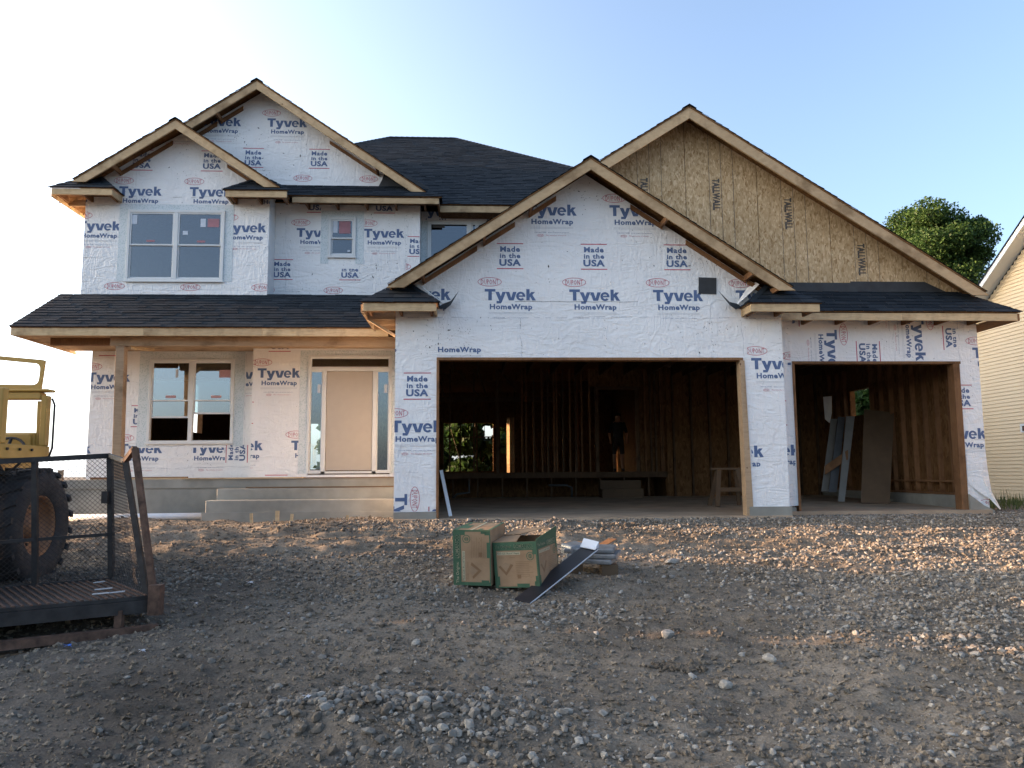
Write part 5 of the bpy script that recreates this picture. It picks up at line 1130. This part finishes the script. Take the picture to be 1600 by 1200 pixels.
# sawhorse
sh = empty('sawhorse', (at(1138, 778, 15.2)[0], 15.2, .06)); tag(sh, 'brown wooden sawhorse standing inside the garage by the right jamb', 'sawhorse')
for sx_ in (-1, 1):
    for sy_ in (-1, 1):
        b = MB(); b.bar((sx_*.30, sy_*.25, 0), (sx_*.18, sy_*.04, .70), .035, .085, (1, 0, 0)); b.build('leg', 'plywood', sh)
b = MB(); b.box(-.34, .34, -.045, .045, .70, .74); b.build('top_rail', 'plywood', sh); b = MB(); b.box(-.23, .23, -.16, -.135, .28, .36); b.build('brace', 'plywood', sh)
# leaning things in third bay, against the right wall
def lean(name, pts, th, mat, label, cat, group=None):
    a, b_, c, d = [Vector(p) for p in pts]; n = (b_-a).cross(d-a).normalized()*th; m_ = MB()
    m_.hexa([a, b_, b_+n, a+n, d, c, c+n, d+n]); o = m_.build(name, mat); tag(o, label, cat, group); return o
XW = 8.78
def lw_(px_, py_, X): p = at(px_, py_, X=X); return p
for i, (bx0, bx1, tx0, tx1, yb, yt, m_, l_) in enumerate(((1283, 1293, 1298, 1308, 768, 655, 'lumber_white', 'left pale grey siding plank leaning in the third garage bay'), (1294, 1307, 1309, 1320, 769, 652, 'litter_grey' if 'litter_grey' in M else 'steel_dark', 'dark grey middle siding plank leaning in the third garage bay'), (1309, 1319, 1322, 1335, 784, 651, 'lumber_white', 'right pale siding plank leaning in the third garage bay'))):
    Yq = 17.0-.25*i; z0 = .10
    a, b_ = at(bx0, yb, Yq-.55), at(bx1, yb, Yq-.55); c, d = at(tx1, yt, Yq), at(tx0, yt, Yq)
    lean('siding_plank', (a, b_, c, d), .02, m_, l_, 'plank', 'planks leaning in the third bay')
a, b_ = at(1286, 770, 16.4), at(1318, 784, 16.3); c, d = at(1318, 772, 16.3), at(1286, 756+12, 16.4)
b = MB(); a, b_, c, d = at(1289, 742, 16.3), at(1325, 718, 16.2), at(1325, 703, 16.25), at(1289, 728, 16.35); o = lean('board_strap', (a, b_, c, d), .02, 'pine_dark', 'dark brown board laid across the leaning siding planks', 'board')
a, b_ = at(1345, 786, 15.6), at(1390, 788, 15.4); c, d = at(1397, 645, 16.2), at(1350, 640, 16.4); lean('plywood_sheet', (a, b_, c, d), .015, 'plywood', 'brown plywood sheet leaning in the third garage bay', 'plywood')
fl2 = MB(); a, b_, c, d, e = at(1286, 620, 17.4), at(1299, 619, 17.4), at(1299, 645, 17.35), at(1296, 661, 17.3), at(1289, 655, 17.3); fl2.poly([a, e, d, c, b_]); fl2.poly([Vector(q)+Vector((.02, .02, 0)) for q in (a, b_, c, d, e)]); tag(fl2.build('loose_wrap_flap', 'wrap'), 'loose white wrap flap hanging at the side opening of the third bay', 'wrap flap')
# person in the inner doorway
def person():
    import bmesh
    base = at(967, 741, 23.2); X_, Y_ = base[0], 23.2; root = empty('person', (X_, Y_, fz)); tag(root, 'person in dark shirt and shorts standing in the dark inner doorway of the garage', 'person')
    J_ = {'pel': (0, 0, .93, .15), 'wst': (0, 0, 1.10, .145), 'chs': (0, 0, 1.32, .17), 'nck': (0, 0, 1.50, .06), 'hd': (0, -.01, 1.60, .085), 'hd2': (0, -.01, 1.70, .08)}
    for s, n_ in ((-1, 'l'), (1, 'r')):
        J_.update({'sh'+n_: (s*.18, 0, 1.43, .065), 'el'+n_: (s*.26, .02, 1.15, .047), 'wr'+n_: (s*.24, -.06, .92, .032), 'hn'+n_: (s*.235, -.08, .82, .033), 'hp'+n_: (s*.09, 0, .88, .10), 'kn'+n_: (s*.12, -.01, .50, .065), 'an'+n_: (s*.12, .01, .09, .042), 'to'+n_: (s*.13, -.16, .04, .035)})
    E_ = [('pel', 'wst'), ('wst', 'chs'), ('chs', 'nck'), ('nck', 'hd'), ('hd', 'hd2')]
    for n_ in 'lr': E_ += [('chs', 'sh'+n_), ('sh'+n_, 'el'+n_), ('el'+n_, 'wr'+n_), ('wr'+n_, 'hn'+n_), ('pel', 'hp'+n_), ('hp'+n_, 'kn'+n_), ('kn'+n_, 'an'+n_), ('an'+n_, 'to'+n_)]
    ks = list(J_); me = bpy.data.meshes.new('body'); me.from_pydata([J_[k][:3] for k in ks], [(ks.index(a), ks.index(b)) for a, b in E_], [])
    tmp = bpy.data.objects.new('body_tmp', me); COL.objects.link(tmp); sk = tmp.modifiers.new('s', 'SKIN'); sl_ = me.skin_vertices[0].data if me.skin_vertices else None
    if sl_ is None: me.attributes; 
    for i, k in enumerate(ks): me.skin_vertices[0].data[i].radius = (J_[k][3], J_[k][3]*(.75 if k in ('pel', 'wst', 'chs') else 1))
    me.skin_vertices[0].data[0].use_root = True; ss = tmp.modifiers.new('u', 'SUBSURF'); ss.levels = 2; ss.render_levels = 2
    bpy.context.view_layer.update(); dg = bpy.context.evaluated_depsgraph_get(); m2 = bpy.data.meshes.new_from_object(tmp.evaluated_get(dg)); bpy.data.objects.remove(tmp)
    m2.materials.clear(); o = link('body', m2, ['skin', 'cloth_dark', 'cloth_shorts'], root, True)
    for p in m2.polygons:
        c = p.center; armout = abs(c.x) > .21
        p.material_index = 1 if (1.0 < c.z < 1.47 and not (armout and c.z < 1.15)) else (2 if .52 < c.z <= 1.0 and not (abs(c.x) > .20) else (2 if c.z < .1 else 0))
    hb = MB(); bmh = bmesh.new(); bmesh.ops.create_icosphere(bmh, subdivisions=2, radius=.105)
    for v in bmh.verts: v.co = Vector((v.co.x*.85, v.co.y*.95+.015, max(v.co.z, -.02)+1.68))
    mh = bpy.data.meshes.new('hair'); bmh.to_mesh(mh); bmh.free(); link('hair', mh, 'hair', root, True)
person()
# ------------------------------------------------------------------ trailer with mesh gate
ZD = -.30
C1, C2 = Vector(at(238, 930, Z=ZD)), Vector(at(174, 905, Z=ZD))
E1 = Vector(at(0, 951, Z=ZD)); dirn = (E1-C1).normalized()
TR = empty('utility_trailer', (C1.x, C1.y, ZD-.45)); tag(TR, 'rusty flatbed trailer with tall black expanded mesh gate at the left', 'trailer')
L_ = 3.4
def tb(name, b, mat, stuff=False): return keep(b.build(name, mat, stuff=stuff), TR)
D1, D2 = C1+dirn*L_, C2+dirn*L_
b = MB(); dn = Vector((0, 0, -.03)); b.hexa([D1+dn, C1+dn, C2+dn, D2+dn, D1, C1, C2, D2]); tb('deck', b, 'steel_dark')
b = MB(); k = 0.0
while k < L_-.1:
    a = C1+dirn*(k+.05); c = C2+dirn*(k+.05); b.bar(a+Vector((0, 0, .004)), c+Vector((0, 0, .004)), .02, .012); k += .06
tb('deck_grating', b, 'rust_steel')
n_in = (C2-C1).normalized()
for (a, c, nm) in ((C1, D1, 'frame_rail'), (C2, D2, 'frame_rail'), (C1, C2, 'end_rail')):
    b = MB(); b.bar(a+Vector((0, 0, -.085)), c+Vector((0, 0, -.085)), .05, .105); tb(nm, b, 'steel_dark')
b = MB(); b.bar(C1-n_in*.05+Vector((.04, .0, -.27)), D1-n_in*.05+Vector((0, 0, -.27)), .07, .07); tb('lower_rail', b, 'rust_steel')
b = MB(); b.bar(C1-n_in*.02+Vector((.06, 0, -.42)), D1-n_in*.02+Vector((0, 0, -.42)), .10, .16); tb('timber_block', b, 'plywood')
for k in (.25, 1.25, 2.3):
    b = MB(); b.bar(C1+dirn*k+Vector((0, 0, -.10)), C1+dirn*k+Vector((0, 0, -.45)), .06, .06, (0, 1, 0)); tb('frame_leg', b, 'rust_steel')
# side screen on the far edge
topA = Vector(at(172, 712, C2.y+.02)); HT = topA.z-ZD
def mesh_panel(name, P0, P1_, Q0, Q1, pitch=.055, lw=.005):
    """expanded-metal diamonds in the quad P0(bottom start) P1(bottom end) Q0(top start) Q1(top end)"""
    b = MB(); W = (P1_-P0).length; Hh = (Q0-P0).length; nu, nv = int(W/pitch), int(Hh/(pitch*.5))
    f = lambda u, v: (P0.lerp(P1_, u)).lerp(Q0.lerp(Q1, u), v)
    nn = (P1_-P0).cross(Q0-P0).normalized()*lw*.5
    for j in range(nv):
        for i in range(nu+1):
            u0 = (i+(.5 if j % 2 else 0))/nu; v0 = j/nv; v1 = (j+1)/nv
            for s in (-1, 1):
                u1 = u0+s*.5/nu
                if -.001 <= u0 <= 1.001 and -.001 <= u1 <= 1.001:
                    a, c = f(u0, v0), f(u1, v1); up = Vector((0, 0, lw*.62)); k = len(b.v)
                    b.v += [tuple(a-up-nn), tuple(c-up-nn), tuple(c+up-nn), tuple(a+up-nn), tuple(a-up+nn), tuple(c-up+nn), tuple(c+up+nn), tuple(a+up+nn)]
                    for q in ((0, 1, 2, 3), (7, 6, 5, 4), (3, 2, 6, 7), (0, 4, 5, 1)): b.f.append(tuple(k+i_ for i_ in q)); b.m.append(0)
    o = b.build(name, 'steel_dark'); o['kind'] = 'stuff'; return keep(o, TR)
sA = C2; sB = Vector(at(0, 917, C2.y-.55)); sB.z = ZD; sdir = (sB-sA).normalized()
tA = topA; tl = Vector(at(0, 721, sB.y)); 
sB2 = sA+sdir*2.6; tB2 = tA+(tl-tA).normalized()*2.6*((tl-tA).length/(sB-sA).length)
mesh_panel('wire_mesh', sA, sB2, tA, tB2, .046, .0036)
for (a, c, w_) in ((tA, tB2, .05), (sA+Vector((0, 0, .02)), tA, .05), (sA, sB2, .04)):
    b = MB(); b.bar(a, c, w_, w_, (0, 1, 0) if abs((c-a).normalized().z) > .7 else (0, 0, 1)); tb('gate_frame', b, 'steel_dark')
km = (sA-Vector(at(55, 912, sA.y-.38))).length/2.6
a = sA.lerp(sB2, km); c = tA.lerp(tB2, km); b = MB(); b.bar(a, c, .05, .04, (0, 1, 0)); tb('gate_frame', b, 'steel_dark')
mA = sA.lerp(tA, .36); mB = sB2.lerp(tB2, .36); b = MB(); b.bar(mA, mB, .03, .03); tb('gate_crossbar', b, 'steel_dark')
b = MB(); q_ = Vector(at(165, 777, C2.y-.03)); b.box(q_.x-.03, q_.x+.03, q_.y-.03, q_.y+.03, q_.z-.06, q_.z+.06); tb('latch', b, 'steel_dark')
# end gate
bP2, tP2 = Vector(at(229, 930, C1.y+.05)), Vector(at(196, 720, C1.y+.22)); bP3, tP3 = Vector(at(241, 934, C1.y)), Vector(at(211, 700, C1.y+.12))
mesh_panel('wire_mesh', sA, bP2, tA, tP2, .06, .003)
for (a, c, w_, m_) in ((bP2, tP2, .045, 'steel_dark'), (bP3, tP3, .05, 'rust_steel'), (tP2, tP3, .045, 'rust_steel'), (tA, tP2, .04, 'steel_dark')):
    b = MB(); b.bar(a, c, w_, w_*.9, (0, 1, 0) if abs((c-a).normalized().z) > .6 else (0, 0, 1)); tb('gate_frame', b, m_)
b = MB(); q_ = Vector(at(241, 930, C1.y-.02)); b.box(q_.x-.03, q_.x+.07, q_.y-.06, q_.y+.04, q_.z-.16, q_.z+.09); tb('hinge_bracket', b, 'rust_steel')
b = MB(); q_ = C1+dirn*2.2; 
for s in (0,): b.tube([q_+n_in*.1+Vector((0, 0, -.35)), q_+n_in*.32+Vector((0, 0, -.35))], .30, 24)
tb('wheel', b, 'tyre_rubber')
for i, (px_, py_, s_, l_) in enumerate(((155, 911, .07, 'pale wood chip on the trailer deck, farthest back'), (161, 922, .10, 'thin pale splinter across the trailer deck'), (158, 929, .10, 'bright pale splinter on the trailer deck near its front edge'), (183, 927, .08, 'bent white scrap on the trailer deck by the corner'))):
    p0 = at(px_, py_, Z=ZD+.02); b = MB(); b.bar((-s_*.7, 0, 0), (s_*.7, .02*(i % 2), .01), .025, .008); o = b.build('deck_scrap', 'litter_white'); o.location = (p0[0], p0[1], ZD+.025); tag(o, l_, 'scrap')
# ------------------------------------------------------------------ yellow rough-terrain machine
MC = empty('yellow_forklift', (-5.4, 9.2, -.4)); tag(MC, 'yellow rough terrain forklift with open cab and big lugged tyre behind the mesh gate', 'forklift')
def wheel(cx, cy, cz, R_, W_, lab):
    import bmesh
    prof = [(R_*.52, -W_*.42), (R_*.60, -W_*.5), (R_*.82, -W_*.52), (R_*.95, -W_*.44), (R_*.965, -W_*.2), (R_*.965, W_*.2), (R_*.95, W_*.44), (R_*.82, W_*.52), (R_*.60, W_*.5), (R_*.52, W_*.42)]
    b = MB(); n = 40
    for i in range(n):
        th = 2*math.pi*i/n
        for r, x in prof: b.v.append((cx+x, cy+r*math.cos(th), cz+r*math.sin(th)))
    k = len(prof)
    for i in range(n):
        for j in range(k-1): b.f.append((i*k+j, i*k+j+1, ((i+1) % n)*k+j+1, ((i+1) % n)*k+j)); b.m.append(0)
    o = keep(b.build('tyre', 'tyre_rubber', smooth=True), MC)
    b = MB(); nl = 20
    for i in range(nl):
        for s in (-1, 1):
            t0 = 2*math.pi*(i+(.5 if s > 0 else 0))/nl; pts = []
            for (x, dt) in ((s*W_*.52, 0), (s*W_*.02, .16)):
                for rr in (R_*.93, R_*1.0):
                    for w_ in (-.055, .055): th = t0+dt+w_; pts.append(Vector((cx+x, cy+rr*math.cos(th), cz+rr*math.sin(th))))
            p = pts; b.hexa([p[0], p[1], p[5], p[4], p[2], p[3], p[7], p[6]])
    lg = b.build('tyre_lug', 'tyre_rubber', o); lg['kind'] = 'stuff'
    b = MB(); n = 32
    prof2 = [(R_*.53, W_*.40), (R_*.50, W_*.42), (R_*.47, W_*.30), (R_*.40, W_*.10), (R_*.22, W_*.06), (R_*.20, W_*.22), (.001, W_*.24)]
    for i in range(n):
        th = 2*math.pi*i/n
        for r, x in prof2: b.v.append((cx+x, cy+r*math.cos(th), cz+r*math.sin(th)))
    k = len(prof2)
    for i in range(n):
        for j in range(k-1): b.f.append((i*k+j, i*k+j+1, ((i+1) % n)*k+j+1, ((i+1) % n)*k+j)); b.m.append(0)
    keep(b.build('wheel_rim', 'rim_orange', smooth=True), MC)
    b = MB()
    for i in range(8): th = 2*math.pi*i/8; b.tube([(cx+W_*.07, cy+R_*.31*math.cos(th), cz+R_*.31*math.sin(th)), (cx+W_*.14, cy+R_*.31*math.cos(th), cz+R_*.31*math.sin(th))], .016, 6)
    keep(b.build('wheel_nuts', 'steel_dark'), MC)
wc = at(68, 833, 9.0); WR = .64
XO = wc[0]; wheel(XO-.22, 9.0, -.43+WR-.03, WR, .42, ''); wheel(XO-2.0, 9.0, -.43+WR-.03, WR, .42, ''); wheel(XO-.22, 7.0, -.62+WR-.03, WR, .42, ''); wheel(XO-2.0, 7.0, -.62+WR-.03, WR, .42, '')
def yb(name, x0, x1, y0, y1, z0, z1, mat='yellow_paint', bv=.012):
    b = MB(); b.box(x0, x1, y0, y1, z0, z1); return keep(bevel(b.build(name, mat), bv, 2), MC)
YC = 8.75
def pxz(x, y, Y=YC): p = at(x, y, Y); return p[0], p[2]
XR, zt1 = pxz(74, 612); _, zb_ = pxz(40, 697); _, zt2 = pxz(40, 624); _, zsl = pxz(40, 676)
xl = XO-1.95
yb('fender', XO-1.9, XR, 7.95, YC+.12, .90, zb_); yb('body', XO-1.9, XO-.50, 8.0, 9.7, .0, .897); yb('chassis_rail', XO-1.6, XO-.55, 6.3, 7.99, -.2, .08); yb('axle', XO-1.9, XO-.45, 8.9, 9.1, .08, .30, 'steel_dark'); yb('axle', XO-1.9, XO-.45, 6.9, 7.1, -.1, .07, 'steel_dark')
yb('counterweight', XO-1.6, XO-.6, 9.71, 9.9, .1, .7)
px1 = pxz(62, 650)[0]
yb('cab_pillar', px1, XR, YC, YC+.10, zb_, zt1-.04)
b = MB(); a0_, a1_ = pxz(54, 697)[0], pxz(57, 624)[0]; b.hexa([(a0_, YC+.02, zb_), (px1-.012, YC+.02, zb_), (px1-.012, YC+.08, zb_), (a0_, YC+.08, zb_), (a1_, YC+.02, zt1-.1), (px1-.005, YC+.02, zt1-.1), (px1-.005, YC+.08, zt1-.1), (a1_, YC+.08, zt1-.1)]); keep(b.build('cab_pillar', 'yellow_paint'), MC)
yb('cab_roof_beam', xl, px1-.001, YC-.01, YC+.12, zt2, zt1-.005); yb('cab_roof_lip', xl, XR+.02, YC-.03, YC+.14, zt1, zt1+.03)
yb('cab_sill', xl, a0_-.004, YC+.0, YC+.10, zb_+.001, zsl); yb('cab_pillar', xl-.12, xl-.004, YC, YC+.10, zb_, zt1)
yb('cab_pillar', XR-.1, XR, YC-.80, YC-.70, zb_, zt1-.04); yb('cab_pillar', xl-.12, xl-.02, YC-.80, YC-.70, zb_, zt1-.04); yb('cab_roof_beam', xl, XR-.11, YC-.80, YC-.70, zt2, zt1)
for k_ in range(3): b = MB(); b.tube([(XR+.004, YC-.25-.22*k_, zb_-.05), (XR+.02, YC-.25-.22*k_, zb_-.05)], .014, 8); keep(b.build('bolt', 'steel_dark'), MC)
b = MB(); b.tube([(XR+.03, YC+.05, zb_-.12), (XR+.06, YC+.05, zb_-.02), (XR+.06, YC+.05, zb_+.45), (XR+.03, YC+.05, zb_+.52)], .012, 8); keep(b.build('grab_handle', 'steel_dark', smooth=True), MC)
b = MB(); b.tube([(XO-.5, YC+.2, .85), (XO-.42, YC+.32, .62), (XO-.5, YC+.42, .35), (XO-.6, YC+.5, .2)], .02, 8); keep(b.build('hydraulic_hose', 'tyre_rubber', smooth=True), MC)
# raised window frame above the roof
fr_o = [pxz(-120, 545), pxz(68, 562), pxz(61, 608), pxz(-120, 606)]; fr_i = [pxz(-112, 551), pxz(62, 568), pxz(58, 601), pxz(-112, 599)]
def rounded(P, r, n=5):
    out = []
    for i in range(4):
        p = Vector(P[i]); a = (Vector(P[i-1])-p).normalized(); c = (Vector(P[(i+1) % 4])-p).normalized()
        for k in range(n+1):
            t = k/n; q = (p+a*r)*(1-t)**2+p*2*t*(1-t)+(p+c*r)*t*t; out.append(q)
    return out
ro, ri = rounded(fr_o, .02), rounded(fr_i, .07); b = MB(); n = len(ro)
for i in range(n):
    j = (i+1) % n
    for (y0, rev) in ((YC+.02, False), (YC+.06, True)):
        q = [(ro[i].x, y0, ro[i].y), (ro[j].x, y0, ro[j].y), (ri[j].x, y0, ri[j].y), (ri[i].x, y0, ri[i].y)]; b.poly(q[::-1] if rev else q)
    b.poly([(ro[i].x, YC+.02, ro[i].y), (ro[i].x, YC+.06, ro[i].y), (ro[j].x, YC+.06, ro[j].y), (ro[j].x, YC+.02, ro[j].y)]); b.poly([(ri[i].x, YC+.02, ri[i].y), (ri[j].x, YC+.02, ri[j].y), (ri[j].x, YC+.06, ri[j].y), (ri[i].x, YC+.06, ri[i].y)])
keep(b.build('roof_window_frame', 'yellow_paint'), MC)
# steering wheel
sw0 = at(8, 697, YC-.25); b = MB(); pts = [(sw0[0]+.20*math.cos(a), sw0[1]+.10*math.sin(a), sw0[2]-.10+.19*math.sin(a)) for a in [2*math.pi*k/24 for k in range(25)]]; b.tube(pts, .014, 8)
b.bar((sw0[0], sw0[1], sw0[2]-.10), (sw0[0], sw0[1]+.1, sw0[2]+.08), .03, .02, (1, 0, 0)); b.bar((sw0[0]-.19, sw0[1], sw0[2]-.10), (sw0[0]+.19, sw0[1], sw0[2]-.10), .02, .03); keep(b.build('steering_wheel', 'steel_dark', smooth=True), MC)
yb('dash_panel', xl, XR-.12, YC-.06, YC-.03, zb_, zb_+.13); yb('seat', XO-1.2, XO-.7, YC-.6, YC-.3, zb_, zb_+.10, 'steel_dark', .03)
yb('fork_mast', XO-1.7, XO-1.6, 6.15, 6.29, -.5, 2.0, 'steel_dark'); yb('fork_mast', XO-2.6, XO-2.5, 6.15, 6.29, -.5, 2.0, 'steel_dark')
